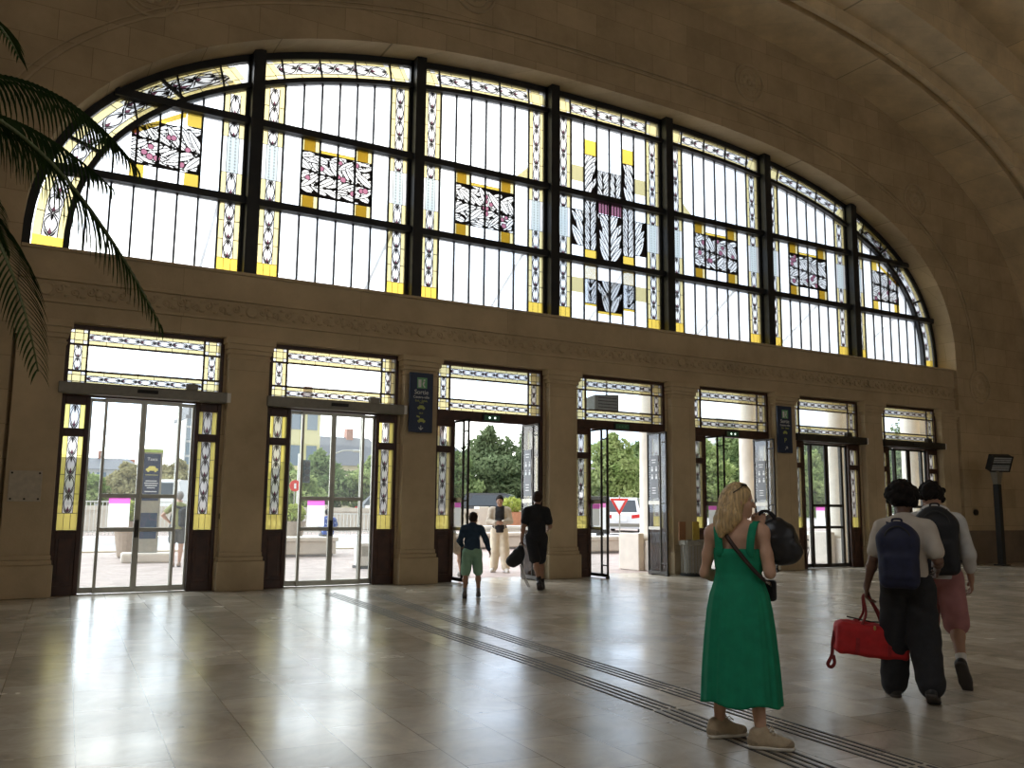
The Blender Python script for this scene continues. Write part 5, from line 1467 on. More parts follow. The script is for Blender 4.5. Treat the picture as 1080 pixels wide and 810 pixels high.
skin_body(wm, J, SKIN_L, .008, {'l': ((.3, -.2, -1), (1, .6, .3), .45), 'r': ((-.2, .95, .1), (-.9, .1, .6), 1.0, (-.05, .25, .95))})
eyes(wm, J, EYEW, IRIS)
for n in 'lr': shoe(wm, J, n, SHOEG, mat('off_white_sole', (.64, .60, .52), .7), .007, 1.06, 'trainer', None, mat('pale_lace', (.66, .58, .46), .8))
# dress: pleated skirt and bodice
prof = [(1.265, .158, .118, 0), (1.23, .163, .122, 0), (1.17, .158, .116, .004), (1.10, .150, .112, .012), (1.04, .165, .125, .03), (.96, .192, .150, .04), (.86, .212, .168, .05), (.70, .230, .185, .055), (.50, .248, .200, .06), (.34, .258, .208, .065), (.265, .262, .212, .065)]
zz = []
for i in range(len(prof)-1):
    for q in range(4): t = q/4; zz.append([a+(b-a)*t for a, b in zip(prof[i], prof[i+1])])
zz.append(list(prof[-1])); rings = []
for z, a, bb, pl in zz:
    rg = []
    for k in range(120):
        th = 2*PI*k/120; w_ = 1+pl*(.34*math.sin(13*th+.6+.9*math.sin(2*th))+.22*math.sin(29*th+2.2+.8*math.sin(3*th)))
        x, y = a*w_*math.cos(th), bb*w_*math.sin(th)
        drop = -.02*math.exp(-((math.degrees(th) % 360-90)/60)**2) if z > 1.2 else 0
        rg.append((x, y, z+drop+(.012*math.sin(5*th) if z < .4 else 0)))
    rings.append(rg)
b = MB(); b.loft(rings, 0, False); b.build('dress', GREEN, wm, smooth=True, solid=.006)
b = MB(); ribbon(b, [(.158*math.cos(2*PI*k/40)*1.03, .118*math.sin(2*PI*k/40)*1.03, 1.225+(0)) for k in range(41)], .035, .003, [(math.cos(2*PI*k/40), math.sin(2*PI*k/40), 0) for k in range(41)]); b.build('bodice_band', GREEN, wm, smooth=True)
b = MB()
for q in (-1, 1):
    pts = smoothpts([(q*.100, -.100, 1.215), (q*.102, -.112, 1.26), (q*.108, -.108, 1.33), (q*.118, -.080, 1.405), (q*.122, -.01, 1.446), (q*.118, .055, 1.41), (q*.108, .092, 1.33), (q*.100, .108, 1.25)], 5)
    ribbon(b, pts, .052, .006, [unit((0, p[1]*3, .02 if abs(p[1]) > .09 else .25)) for p in pts])
b.build('shoulder_strap', GREEN, wm, smooth=True)
# hair: long blonde, swept over the back, parted
S = Sdf(); f = J['face']; R = rotm(f); r_, u_ = R[:, 0], R[:, 2]; c = J['head']
S.ell(c-f*.020+u_*.028, V3(.084, .098, .098), .02, R)
S.ell(c-f*.06-u_*.03, V3(.080, .070, .10), .03, R)
S.chain([c-f*.06-u_*.02, V3(-.05, -.065, 1.49), V3(-.075, -.095, 1.41), V3(-.09, -.11, 1.35)], [.078, .066, .048, .018], .03)
S.chain([c-f*.045-u_*.03, V3(-.012, -.075, 1.47), V3(-.03, -.10, 1.40)], [.068, .050, .020], .03)
S.chain([V3(-.07, -.03, 1.52), V3(-.11, -.05, 1.45), V3(-.135, -.06, 1.385)], [.045, .036, .014], .03)
S.chain([c-r_*.065-f*.01, c-r_*.075-f*.02-u_*.10, c-r_*.06-f*.01-u_*.19], [.035, .035, .015], .02)
S.cut(c+f*.052, unit(f*.95-u_*.30)); S.strand = .0030; S.axis = (-.02, -.02)
S.build('hair', BLOND, wm, .007)
b = MB()
for q in (-1, 1):
    e = c+u_*.108+f*.012+r_*q*.038
    b.tube([e+(r_*math.cos(k*PI/6)*.030+f*math.sin(k*PI/6)*.022+u_*.006*math.cos(k*PI/3)) for k in range(13)], .004, 6)
    b.tube([e+r_*q*.03, e+r_*q*.045-u_*.03-f*.03, e+r_*q*.042-u_*.06-f*.07], .0035, 6)
    b.disc(e, .026, u_, 14, .004)
b.build('sunglasses', RUBBER, wm)
# ankle tattoo as dark ink on the skin
# cross-body strap with its small hip bag
b = MB(); pts = smoothpts([(-.085, .07, 1.38), (-.095, .0, 1.44), (-.085, -.075, 1.40), (-.03, -.118, 1.32), (.06, -.135, 1.21), (.135, -.12, 1.12), (.185, -.055, 1.06), (.20, .06, 1.03), (.175, .15, 1.02)], 6)
hb = thing('crossbody_bag', 'small hip bag on a brown strap across the woman in green', 'bag', wm.location, HEAD(56))
ribbon(b, pts, .028, .005, [unit((p[0]*.8, p[1], .05 if i > 14 else .6)) for i, p in enumerate(pts)]); b.build('strap', mat('dark_brown_leather', (.03, .014, .010), .5), hb, smooth=True)
S = Sdf(); S.box((.15, .17, .98), (.045, .02, .05), .02); S.build('pouch', BLACKC, hb, .009)
b = MB(); b.tube([(.19, -.06, 1.052), (.205, -.05, 1.045), (.205, -.03, 1.038)], .006, 6); b.build('buckle', CHROME, hb)
# black bag slung from the raised hand
bg = thing('shoulder_bag', 'large soft black bag hanging from the raised hand of the woman in green', 'bag', wm.location, HEAD(56))
S = Sdf(); hc = J['wrr']+V3(.0, .04, .09)
bc = hc+V3(.085, .02, -.185)
S.ell(bc, V3(.160, .09, .145), .03, rotm((-.4, 1, 0), (-.45, 0, 1))); S.ell(bc+V3(.06, .03, -.07), V3(.12, .08, .085), .05); S.ell(bc+V3(-.08, 0, -.01), V3(.09, .075, .10), .04); S.cap(bc+V3(-.11,0,.07), bc+V3(.02,0,.10), .05, .05, .04)
S.noise += [(.010, 22, .2), (.004, 50, 1.)]; S.build('bag_body', mat('black_soft_leather', (.010, .010, .012), .38, 0, .2), bg, .009)
b = MB()
for o in (-.02, .03):
    pts = smoothpts([bc+V3(-.12, o, .03), hc+V3(-.01, o, -.02), hc+V3(.015, o*.4, .02), hc+V3(.07, o, .0), bc+V3(.05, o, .09), bc+V3(.13, o, .03)], 6); b.tube(pts, .011, 7)
b.build('handle', BLACKC, bg, smooth=True)
S = Sdf(); S.ell(hc+V3(.035, .06, -.065), V3(.035, .03, .07), .02, rotm((0, 1, 0), (.25, 0, 1))); S.noise.append((.008, 45, .2)); S.build('scarf', mat('grey_satin', (.40, .38, .36), .3, 0, .2), bg, .009)

# ------------------------------------------------------------------ two travellers walking off on the right
def backpack(lab, root, J, m, side, drop=0, size=(.15, .085, .24), nm='backpack', two=False):
    t = thing(nm, lab, 'backpack', root.location, root.rotation_euler.z)
    s = J['s']; ch = J['chest']; c = ch+V3(side, -.185, -.06+drop)*s; w, d, h = [q*s for q in size]
    S = Sdf(); S.box(c+V3(0, 0, -h*.22), (w-.075, d-.06, h*.62), .065, .03); S.box(c+V3(0, -d*.75, -h*.42), (w*.50, .02, h*.26), .03, .03); S.ell(c+V3(0, 0, h*.40), (w*.86, d*.92, h*.58), .07)
    S.noise.append((.005, 20, .4)); bd = S.build('pack', m, t, .011)
    b = MB(); z0 = c[2]-h*.02
    b.tube(smoothpts([c+V3(-w*.62, -d*1.02, h*.2), c+V3(-w*.5, -d*1.0, h*.62), c+V3(0, -d*.9, h*.82), c+V3(w*.5, -d*1.0, h*.62), c+V3(w*.62, -d*1.02, h*.2)], 5), .006, 5)
    b.build('zip', RUBBER, bd)
    b = MB(); b.tube(smoothpts([c+V3(-.035, .03, h*.92), c+V3(-.03, .02, h*1.03), c+V3(.03, .02, h*1.03), c+V3(.035, .03, h*.92)], 4), .009, 6); b.build('grab_loop', m, bd)
    b = MB()
    for q in ((-1, 1) if two else (-1,)):
        shp = J['shl'] if q < 0 else J['shr']; xs = shp[0]*.62
        pts = smoothpts([c+V3(q*w*.4, d*.6, h*.85), (xs, -.10*s, shp[2]+.02*s), (xs*1.05, -.01, shp[2]+.072*s), (xs*1.05, .09*s, shp[2]-.01), (xs*1.2, .135*s, ch[2]), (xs*1.6, .06*s, ch[2]-.17*s), (xs*1.5, -.10*s, ch[2]-.24*s)], 5)
        ribbon(b, pts, .055*s, .012, [unit((0, p[1]*2, .25 if abs(p[1]) < .08 else .02)) for p in pts])
    b.build('shoulder_strap', m, t, smooth=True)
    return t
OFFW = mat('off_white_cotton', (.47, .42, .36), .9, 0, .06, 12)
HOODIE = mat('grey_white_fleece', (.50, .49, .47), .9, 0, .08, 12)
NAVYP = mat('navy_nylon', (.008, .011, .040), .7, 0, .2, 20)
BLKNY = mat('black_nylon', (.008, .009, .012), .7, 0, .2, 20)
BLKSHOE = mat('black_shoe', (.015, .014, .014), .5, 0, .2, 30); DSOLE = mat('dark_sole', (.05, .042, .038), .7)
WSOLE = mat('white_sole', (.55, .53, .5), .7)
# left one
J = base_joints(1.74)
a1 = thing('person', 'person in off white T-shirt and baggy black trousers carrying the red holdall', 'person', (-6.22, -12.12, 0), HEAD(54))
J['anl'] = V3(-.14, .20, .085); J['anr'] = V3(.14, -.10, .13); J['knl'] = V3(-.11, .14, .50); J['knr'] = V3(.105, .06, .50)
J['ftl'] = unit(V3(-.25, 1, 0)); J['ftr'] = unit(V3(.15, 1, -.45)); J['fur'] = unit(V3(0, .45, 1))
J['ell'] = V3(-.25, -.02, 1.13); J['wrl'] = V3(-.315, .06, .90); J['elr'] = V3(.235, -.05, 1.13); J['wrr'] = V3(.23, .16, 1.05)
J['head'] = J['head']+V3(-.01, .04, -.02); J['face'] = unit(V3(.12, 1, -.18))
skin_body(a1, J, SKIN_D, .010, {'l': ((1, 0, .1), (0, 1, 0), 1.15, (-.1, .05, -1)), 'r': ((-1, 0, 0), (0, 0, 1), .4)})
shirt(a1, J, OFFW, .010, .72, V3(0, 0, .93), .022, 't_shirt', False, .006, loose=1.02)
trousers(a1, J, BLACKC, .010, 1.93, .038, 'trousers', .008, .022)
for n in 'lr': shoe(a1, J, n, BLKSHOE, DSOLE, .009, 1.05)
def curls(root, J, m, r=.118, seed=3, n=60, name='hair'):
    f = unit(J['face']); R = rotm(f); u = R[:, 2]; c = J['head']-f*.025+u*.045; S = Sdf(); rr = np.random.default_rng(seed)
    S.ell(c, V3(r*.92, r*.98, r*.92), .02, R)
    for k in range(n):
        d = rr.normal(size=3); d /= np.linalg.norm(d)
        if d@u < -.62 or (d@f > .45 and d@u < .35): continue
        S.ell(c+d*r*.93, np.full(3, rr.uniform(.020, .034)), .012)
    S.cut(c+f*.085-u*.03, unit(f*.9-u*.45)); S.noise.append((.004, 90, .2))
    return S.build(name, m, root, .008)
curls(a1, J, DARKH, .122, 3, 90)
backpack('navy backpack on the person in the off white T-shirt', a1, J, NAVYP, -.055, -.03, (.165, .10, .26))
# red holdall
hp = J['wrl']+V3(-.012, .01, -.09)
hold = thing('holdall', 'bright red holdall carried low in the left hand of the person with the navy backpack', 'bag', a1.location, HEAD(54))
RedC = mat('red_canvas', (.42, .010, .012), .7, 0, .14, 16)
hc = hp+V3(.02, .06, -.36); ax = unit(V3(1, .25, -.10)); R = rotm(np.cross(V3(0,0,1), ax), (0,0,1)); R = np.stack([ax, unit(np.cross(np.cross(ax, V3(0,0,1)), ax))*0+unit(np.cross(V3(0,0,1), ax)), unit(np.cross(ax, unit(np.cross(V3(0,0,1), ax))))], 1)
S = Sdf(); S.box(hc, (.245, .085, .085), .045, .02, R); S.cap(hc-ax*.2+R[:, 2]*.06, hc+ax*.2+R[:, 2]*.06, .085, None, .03); S.noise += [(.006, 22, .4), (.003, 48, 1)]
hb = S.build('bag_body', RedC, hold, .010)
b = MB(); b.tube([hc+ax*q*.02+R[:, 2]*(.150+.002*abs(q)) for q in range(-10, 11)], .006, 5); b.build('zip', BRONZE, hb)
for o in (-.125, .125):
    b = MB(); ribbon(b, [hc+ax*o+R[:, 1]*(.145*math.cos(k*PI/10))+R[:, 2]*(-.10+.255*math.sin(k*PI/10)) if 0 < k < 10 else hc+ax*o+R[:, 1]*.142*(1 if k == 0 else -1)+R[:, 2]*-.10 for k in range(11)], .03, .006, [R[:, 1]*math.cos(k*PI/10)+R[:, 2]*(math.sin(k*PI/10)+.1) for k in range(11)]); b.build('webbing', mat('dark_red_webbing', (.28, .010, .012), .8), hb)
for q in (-1, 1):
    b = MB(); b.tube(smoothpts([hc-ax*.125+R[:, 1]*.12*q+R[:, 2]*.07, hc-ax*.06+R[:, 1]*.06*q+R[:, 2]*.21, hp+ax*-.02+R[:, 1]*.012*q, hp+ax*.02+R[:, 1]*.012*q, hc+ax*.06+R[:, 1]*.06*q+R[:, 2]*.21, hc+ax*.125+R[:, 1]*.12*q+R[:, 2]*.07], 6), .011, 7); b.build('handle', mat('dark_red_handle', (.20, .012, .012), .7), hb, smooth=True)
b = MB(); e = hc-ax*.285
ribbon(b, smoothpts([e+V3(0,0,.04), e+V3(-.02, 0, -.06), e+V3(-.03, 0, -.16), e+V3(-.065, 0, -.235), e+V3(-.04, 0, -.26), e+V3(-.012, 0, -.225), e+V3(-.02, 0, -.16)], 6), .028, .005, (0, 1, .05)); b.build('loose_strap', mat('dark_red_strap', (.16, .012, .012), .7), hb)
b = MB(); b.ball(hc+R[:, 1]*-.135+R[:, 2]*.115, (.012, .008, .02), 8); b.build('zip_pull', mat('brass', (.6, .42, .16), .3, .8), hb)
# right one
J = base_joints(1.80)
a2 = thing('person', 'person in pale hooded top and pinkish shorts with a big black backpack', 'person', (-5.30, -11.76, 0), HEAD(54))
J['anl'] = V3(-.13, .26, .09); J['knl'] = V3(-.11, .16, .51); J['anr'] = V3(.15, -.22, .20); J['knr'] = V3(.13, -.0, .54)
J['ftr'] = unit(V3(.22, .42, -.9)); J['fur'] = unit(V3(.1, .95, .40)); J['ftl'] = V3(0, 1, 0)
J['elr'] = V3(.25, -.06, 1.15); J['wrr'] = V3(.27, .06, .93); J['ell'] = V3(-.25, .0, 1.16); J['wrl'] = V3(-.24, .15, .98)
J['head'] = J['head']+V3(-.01, .07, -.045); J['neck'] = J['neck']+V3(0, .03, -.01); J['face'] = unit(V3(-.25, 1, -.3))
skin_body(a2, J, SKIN_T, .010, {'r': ((-1, 0, 0), (0, 1, 0), .55), 'l': ((1, 0, 0), (0, 1, 0), .6)})
shirt(a2, J, HOODIE, .010, 1.55, V3(0, 0, .93), .030, 'hooded_top', True, .006, loose=1.06)
trousers(a2, J, mat('dusty_pink_cotton', (.34, .15, .15), .9, 0, .1, 12), .010, 1.0, .036, 'shorts', .006, .018)
for n in 'lr': shoe(a2, J, n, BLKSHOE, DSOLE, .009, 1.08, 'shoe', mat('white_sock', (.62, .6, .57), .9))
curls(a2, J, DARKH, .108, 5, 60)
backpack('big black backpack on the back of the person in the pale hooded top', a2, J, BLKNY, .0, .02, (.185, .11, .29), two=True)

# ------------------------------------------------------------------ boy and man heading out of the third doorway
J = base_joints(1.46)
s = J['s']
bo = thing('person', 'boy seen from behind in a navy long sleeved top and mint green shorts', 'person', (-5.62, -3.30, 0), HEAD(28))
J['anl'] = V3(-.115, -.06, .10); J['knl'] = V3(-.105, .03, .42); J['anr'] = V3(.115, .18, .085); J['knr'] = V3(.105, .12, .43); J['ftl'] = unit(V3(0, 1, -.25)); J['ful'] = unit(V3(0, .25, 1))
J['elr'] = V3(.235, -.06, .97); J['wrr'] = V3(.29, .02, .80); J['ell'] = V3(-.215, .0, .96); J['wrl'] = V3(-.17, .14, .87)
J['head'] = J['head']+V3(.015, .05, -.03); J['face'] = unit(V3(.35, 1, -.2))
J['chest'] = J['chest']+V3(0, .02, 0); J['neck'] = J['neck']+V3(0, .03, 0)
skin_body(bo, J, SKIN_T, .011, {'r': ((-1, .2, 0), (0, 1, 0), .5), 'l': ((1, 0, 0), (0, 0, 1), .6)})
shirt(bo, J, mat('navy_cotton', (.020, .045, .085), .9, 0, .12, 14), .011, 1.85, V3(0, 0, .755), .02, 'top', False, .005, loose=1.0)
trousers(bo, J, mat('mint_cotton', (.24, .42, .30), .9, 0, .08, 12), .011, .92, .034, 'shorts', .005, .014)
for n in 'lr': shoe(bo, J, n, mat('worn_trainer', (.12, .11, .11), .7), DSOLE, .010, 1.0, 'shoe', mat('grey_sock', (.25, .25, .25), .9))
hair_short(bo, J, BROWNH, .010)
J = base_joints(1.84)
mn = thing('person', 'man seen from behind in a black T-shirt and black shorts carrying a black bag', 'person', (-3.72, -2.30, 0), HEAD(32))
J['anl'] = V3(.06, -.16, .14); J['knl'] = V3(-.02, -.02, .54); J['anr'] = V3(.11, .17, .09); J['knr'] = V3(.07, .12, .53); J['ftl'] = unit(V3(.1, 1, -.5)); J['ful'] = unit(V3(0, .5, 1))
J['ell'] = V3(-.245, -.04, 1.19); J['wrl'] = V3(-.28, .03, .95); J['elr'] = V3(.25, .0, 1.18); J['wrr'] = V3(.215, .22, 1.12)
J['head'] = J['head']+V3(.02, .03, -.015); J['face'] = unit(V3(.1, 1, -.15))
skin_body(mn, J, SKIN_T, .011, {'l': ((1, 0, 0), (0, 1, 0), 1.1), 'r': ((-1, 0, .2), (0, 0, 1), .7)})
shirt(mn, J, BLACKC, .011, .68, V3(0, 0, .92), .024, 't_shirt', False, .005, loose=1.02)
trousers(mn, J, BLACKC, .011, .90, .036, 'shorts', .005, .016)
for n in 'lr': shoe(mn, J, n, BLKSHOE, DSOLE, .010, 1.08, 'shoe', BLACKC)
hair_short(mn, J, BROWNH, .010)
bg = thing('sports_bag', 'black bag with dangling white straps hanging from the left hand of the man in black', 'bag', mn.location, HEAD(32))
hp = J['wrl']+V3(-.012, .01, -.09); hc = hp+V3(-.07, .03, -.25)
S = Sdf(); S.ell(hc, V3(.13, .11, .17), .04, rotm((0, 1, 0), (.45, 0, 1))); S.ell(hc+V3(-.09, 0, -.09), V3(.13, .10, .12), .05); S.ell(hc+V3(.05, 0, .10), V3(.07, .07, .11), .05); S.noise += [(.008, 24, .3)]; S.build('bag_body', BLKNY, bg, .012)
b = MB(); b.tube(smoothpts([hc+V3(.03, .02, .16), hp+V3(-.02, 0, .0), hp+V3(.015, 0, .0), hc+V3(.12, .02, .06)], 5), .012, 6); b.build('handle', BLACKC, bg)
b = MB()
for o in (0, .03): ribbon(b, smoothpts([hc+V3(.05+o, 0, -.16), hc+V3(.09+o, 0, -.30), hc+V3(.13+o*1.2, -.03, -.42), hc+V3(.21+o, -.06, -.56)], 6), .022, .004, (.2, -1, .1))
b.build('dangling_strap', mat('white_strap', (.6, .6, .6), .8), bg)

# ------------------------------------------------------------------ people outside
J = base_joints(1.83)
CREAMT = mat('cream_cotton', (.68, .60, .46), .9, 0, .06, 12)
wg = thing('person', 'man facing the hall in open beige jacket and cream trousers', 'person', (-2.05, 2.10, 0), HEAD(208))
J['wrl'] = V3(-.05, .27, 1.17); J['ell'] = V3(-.25, .03, 1.20); J['wrr'] = V3(.06, .27, 1.15); J['elr'] = V3(.25, .03, 1.19)
J['anl'] = V3(-.16, .10, .09); J['knl'] = V3(-.12, .06, .52); J['anr'] = V3(.13, -.02, .09); J['ftl'] = unit(V3(-.25, 1, 0)); J['ftr'] = unit(V3(.3, 1, 0)); J['face'] = unit(V3(.1, 1, -.35)); J['head'] = J['head']+V3(0, .03, -.02)
skin_body(wg, J, SKIN_T, .012, {'l': ((.6, 0, .8), (0, .3, 1), .7), 'r': ((-.6, 0, .8), (0, .3, 1), .7)})
eyes(wg, J, EYEW, IRIS)
shirt(wg, J, BLACKC, .012, .30, V3(0, 0, .93), .030, 'shirt')
trousers(wg, J, CREAMT, .012, 1.92, .03, 'trousers', .006, .02)
# open jacket: same cut as a shirt, opened in front
def jacket(root, J, m, h):
    s = J['s']; S = Sdf(); p = .027
    S.ell(J['chest'], V3(.155+p, .100+p, .17+p)*s, .05); S.cap(J['waist'], J['pel']-V3(0,0,.02)*s, (.128+p)*s, (.132+p)*s, .06)
    S.cap((J['shl']*.85+J['shr']*.15), (J['shr']*.85+J['shl']*.15), (.062+p)*s, None, .05)
    for n in 'lr':
        sh, el, wr = J['sh'+n], J['el'+n], J['wr'+n]; S.ell(sh+V3(0,0,-.01)*s, V3(.064, .068, .070)*s+p*.5, .03); S.cap(sh, el, (.060+p)*s, (.046+p)*s, .03); S.cap(el, el+(wr-el)*.8, (.046+p)*s, (.034+p)*s, .03)
    S.noise.append((.005, 24, .3)); S.cut(J['neck']+V3(0,0,.02), V3(0, .1, 1)); S.cut(J['pel']-V3(0,0,.05), V3(0,0,-1))
    V, Q = S.mesh(h)
    c = V[Q].mean(1); keep = ~((np.abs(c[:, 0]) < .11) & (c[:, 1] > .01) & (np.linalg.norm(c[:, :2], axis=1) < .24))
    me = bpy.data.meshes.new('jacket'); me.from_pydata(V.tolist(), [], Q[keep].tolist()); me.materials.append(m); me.polygons.foreach_set('use_smooth', [True]*int(keep.sum())); me.update()
    o = bpy.data.objects.new('jacket', me); COL.objects.link(o); o.parent = root
jacket(wg, J, mat('beige_jacket', (.46, .40, .32), .9, 0, .08, 12), .012)
for n in 'lr': shoe(wg, J, n, mat('pale_trainer', (.6, .56, .5), .7), WSOLE, .011, 1.05)
hair_short(wg, J, DARKH, .011)
ph = thing('mobile_phone', 'dark phone held by the man in cream trousers', 'phone', wg.location, HEAD(208))
b = MB(); b.obox(V3(0, .36, 1.20), V3(.038, 0, 0), V3(0, .05, .05), V3(0, .003, -.003)); b.build('phone_body', RUBBER, ph, bevel=.003); b = MB(); b.obox(V3(0, .356, 1.2045), V3(.034, 0, 0), V3(0, .045, .045), V3(0, .0006, -.0006)); b.build('screen', CARGLASS, ph)

J = base_joints(1.70, True)
w2 = thing('person', 'bare legged person in beige shorts behind the left leaf of the third doorway', 'person', (-3.85, 1.15, 0), HEAD(120))
J['anl'] = V3(-.1, .26, .085); J['knl'] = V3(-.09, .22, .49); J['anr'] = V3(.1, -.22, .16); J['knr'] = V3(.09, .0, .48); J['ftr'] = unit(V3(0, 1, -.8)); J['fur'] = unit(V3(0, .8, 1)); J['face'] = unit(V3(0, 1, -.2))
skin_body(w2, J, SKIN_L, .013, {'l': ((1, 0, 0), (0, 1, 0), .4), 'r': ((-1, 0, 0), (0, 1, 0), .4)})
shirt(w2, J, mat('pale_blouse', (.64, .64, .66), .9, 0, .05), .013, .9, V3(0, 0, .92), .026, 'blouse')
trousers(w2, J, mat('beige_shorts_cloth', (.45, .36, .26), .9, 0, .08), .013, .75, .035, 'shorts', .004, .02)
for n in 'lr': shoe(w2, J, n, mat('grey_sandal', (.36, .34, .33), .7), WSOLE, .012, .98)
hair_short(w2, J, BROWNH, .012)

J = base_joints(1.84, True)
w3 = thing('person', 'person in olive top and dark shorts beside the taxi totem, hand on hip', 'person', (-8.62, 6.75, 0), HEAD(8))
J['ell'] = V3(-.37, -.04, 1.26); J['wrl'] = V3(-.19, .02, 1.08); J['elr'] = V3(.24, -.02, 1.18); J['wrr'] = V3(.22, .12, 1.02); J['anl'] = V3(-.07, 0, .088); J['anr'] = V3(.08, .02, .088); J['face'] = unit(V3(-.2, 1, -.1))
skin_body(w3, J, SKIN_L, .013, {'l': ((1, .2, 0), (0, 0, -1), .5), 'r': ((-1, 0, 0), (0, 1, 0), .5)})
shirt(w3, J, mat('olive_cotton', (.30, .32, .13), .9, 0, .08), .013, .55, V3(0, 0, .92), .022, 'top')
trousers(w3, J, mat('dark_grey_cotton', (.09, .09, .085), .9, 0, .08), .013, .72, .03, 'shorts', .004, .014)
for n in 'lr': shoe(w3, J, n, mat('tan_sandal', (.35, .25, .18), .7), DSOLE, .012, .96)
hair_short(w3, J, GREYH, .012, .02)
backpack('black backpack worn on the right shoulder of the person beside the taxi totem', w3, J, BLKNY, .13, -.05, (.14, .09, .22))

J = base_joints(1.75)
st = thing('person', 'person in a blue patterned shirt sitting on the low stone seat outside the second doorway', 'person', (-3.66, 9.98, gz(9.98)+.0), HEAD(12))
dz = .35
for k in ('pel', 'waist', 'chest', 'neck', 'head', 'shl', 'shr', 'ell', 'elr', 'wrl', 'wrr', 'hipl', 'hipr'): J[k] = J[k]-V3(0, 0, dz)
J['knl'] = V3(-.13, .42, .56); J['knr'] = V3(.13, .42, .56); J['anl'] = V3(-.13, .50, .085); J['anr'] = V3(.13, .50, .085)
J['wrl'] = V3(-.12, .36, .66); J['wrr'] = V3(.12, .36, .66); J['ell'] = V3(-.27, .08, .80); J['elr'] = V3(.27, .08, .80); J['head'] = J['head']+V3(0, .07, -.04); J['neck'] = J['neck']+V3(0, .03, 0); J['face'] = unit(V3(.1, 1, -.4))
J['pel'] = V3(0, 0, .68); J['hipl'] = V3(-.09, .02, .66); J['hipr'] = V3(.09, .02, .66)
skin_body(st, J, SKIN_T, .013, {'l': ((0, 0, -1), (1, 0, 0), .4), 'r': ((0, 0, -1), (-1, 0, 0), .4)})
def dotted(name, c1, c2):
    m, t, out = nt_of(name); b = t.nodes.new('ShaderNodeBsdfPrincipled'); b.inputs['Roughness'].default_value = .85
    tc = t.nodes.new('ShaderNodeTexCoord'); vo = t.nodes.new('ShaderNodeTexVoronoi'); vo.inputs['Scale'].default_value = 17
    cr = t.nodes.new('ShaderNodeValToRGB'); cr.color_ramp.elements[0].color = rgba(c2); cr.color_ramp.elements[1].color = rgba(c1); cr.color_ramp.elements[0].position = .25; cr.color_ramp.elements[1].position = .4
    t.links.new(tc.outputs['Object'], vo.inputs['Vector']); t.links.new(vo.outputs['Distance'], cr.inputs['Fac']); t.links.new(cr.outputs['Color'], b.inputs['Base Color']); t.links.new(b.outputs['BSDF'], out.inputs['Surface']); return m
shirt(st, J, dotted('blue_floral_cotton', (.03, .07, .30), (.30, .42, .70)), .013, .6, V3(0, 0, .60), .03, 'shirt', loose=1.06)
trousers(st, J, mat('grey_trousers_cloth', (.12, .12, .13), .9), .013, 1.9, .02, 'trousers')
for n in 'lr': shoe(st, J, n, BLKSHOE, DSOLE, .012)
hair_short(st, J, DARKH, .012)
# ================================================================== potted palm at the left, its crown reaching into view
PALM = leafmat('palm_green', (.018, .035, .012), (.045, .075, .025), 3, .2)
PALMST = mat('palm_stem', (.10, .12, .04), .6, 0, .2)
px0 = Vector((-13.9, -10.4, 0))
pl = thing('potted_palm', 'tall dark potted palm with drooping fronds in front of the great window', 'palm', px0)
b = MB(); b.lathe([(.34, 0), (.38, .04), (.48, .62), (.52, .66), (.52, .72), (.46, .72), (.44, .62)], 26); b.build('pot', TERRA, pl)
b = MB(); b.lathe([(.0, .62), (.44, .62), (.445, .60)], 20); b.build('soil', mat('potting_soil', (.05, .035, .02), .95), pl)
CZ = 3.72
b = MB(); b.tube([(0,0,.6), (.03,.02,1.6), (0,.05,2.8), (0,0,CZ-.1), (0,0,CZ)], [.14, .12, .11, .12, .10], 12)
for k in range(29): z = .75+.1*k; b.lathe([(.125, 0), (.145, .03), (.12, .06)], 12, (.02, .02, z), 0)
b.build('trunk', BARK, pl)
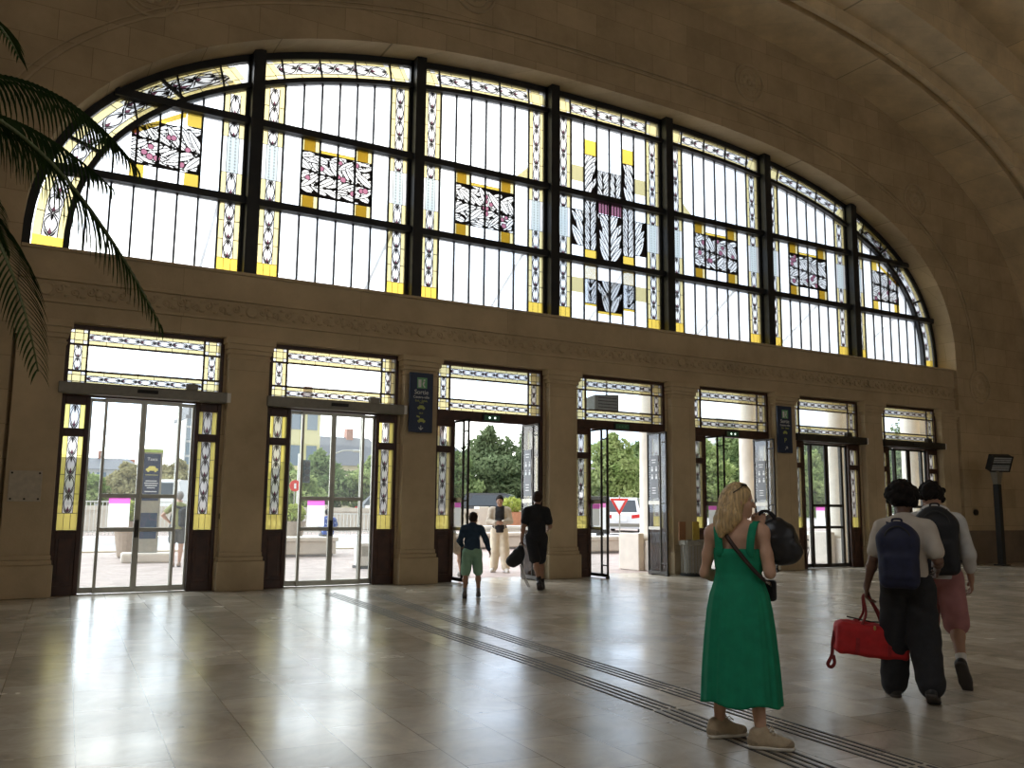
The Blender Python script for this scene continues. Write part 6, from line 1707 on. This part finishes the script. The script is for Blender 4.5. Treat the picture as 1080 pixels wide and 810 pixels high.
def frond(P0, P1, P2, P3, seed, n=62, ll=.42, droop=.6):
    """P0..P3: Bezier of the midrib"""
    P = [Vector(p) for p in (P0, P1, P2, P3)]; R = random.Random(seed)
    def bz(t): a = 1-t; return P[0]*a**3+P[1]*3*a*a*t+P[2]*3*a*t*t+P[3]*t**3
    N = 26; pts = [bz(i/N) for i in range(N+1)]
    st = MB(); st.tube(pts, [.020*(1-i/N)+.004 for i in range(N+1)], 6)
    lf = MB()
    for k in range(n):
        t = .14+.855*k/(n-1); p = bz(t); d = (bz(min(1, t+.01))-bz(max(0, t-.01))).normalized()
        sd = d.cross(Vector((0,0,1)))
        if sd.length < .1: sd = Vector((1,0,0))
        sd.normalize(); up = sd.cross(d)
        L = ll*min(1, .45+1.6*t)*min(1, (1.10-t)*2.6)*R.uniform(.92, 1.06)
        for q in (-1, 1):
            o = (sd*q*(.70) + d*(.50+.25*t) + up*.10).normalized()
            c = [p]; v = o.copy(); S_ = 5
            for i in range(S_):
                v = (v + Vector((0,0,-1))*droop*.42*(i+1.5)/S_*1.2).normalized(); c.append(c[-1]+v*L/S_)
            wn = d.cross(o); wn = (up*.3+d*.7).normalized()
            ws = [.005, .0095, .0100, .0085, .005, .001]
            vs = []
            for i, cc in enumerate(c):
                tv = (c[min(i+1, S_)]-c[max(i-1, 0)]).normalized(); w_ = tv.cross(Vector((.2,.1,1)) if q > 0 else Vector((.2,.1,1))).normalized()
                w_ = (w_*.7+wn*.6).normalized()
                vs += [cc-w_*ws[i], cc+w_*ws[i]]
            lf.add(vs, [(2*i, 2*i+1, 2*i+3, 2*i+2) for i in range(S_)])
    fo = lf.build('frond', PALM, pl)
    st.build('midrib', PALMST, fo, smooth=True)
def fr(pts, seed, **k):
    q = [Vector((0, 0, CZ-.02))] + [Vector(p)-px0 for p in pts]; frond(*q, seed, **k)
fr([(-13.25, -10.6, 4.45), (-12.54, -11.0, 3.75), (-11.98, -11.3, 2.60)], 1, n=60, ll=.46, droop=2.2)
fr([(-13.29, -10.2, 4.58), (-12.60, -10.2, 4.60), (-12.05, -10.3, 3.90)], 2, n=52, ll=.42, droop=1.8)
fr([(-13.45, -9.9, 4.40), (-12.85, -9.6, 4.50), (-12.15, -9.5, 4.00)], 3, n=48, ll=.44, droop=1.8)
fr([(-13.28, -10.9, 3.75), (-12.84, -11.3, 3.25), (-12.62, -11.6, 2.22)], 4, n=62)
fr([(-13.55, -11.0, 4.45), (-13.10, -11.4, 4.55), (-12.84, -11.6, 3.95)], 5, n=50, ll=.34)
fr([(-13.44, -9.8, 4.15), (-13.05, -9.5, 4.05), (-12.80, -9.4, 3.40)], 6, n=46, ll=.32)
for k, (a, L, hh) in enumerate(((2.6, 1.5, .7), (3.4, 1.6, .5), (4.3, 1.5, .8), (1.9, 1.5, .8), (5.2, 1.2, 1.0))):
    d = Vector((math.cos(a), math.sin(a), 0)); frond((0,0,CZ-.02), d*L*.4+Vector((0,0,CZ+hh)), d*L*.8+Vector((0,0,CZ+hh)), d*L*1.15+Vector((0,0,CZ-.3)), 20+k, n=46)
tag(pl, None, None)
pl['label'] = 'tall dark potted palm with drooping fronds in front of the great window'; pl['category'] = 'palm'
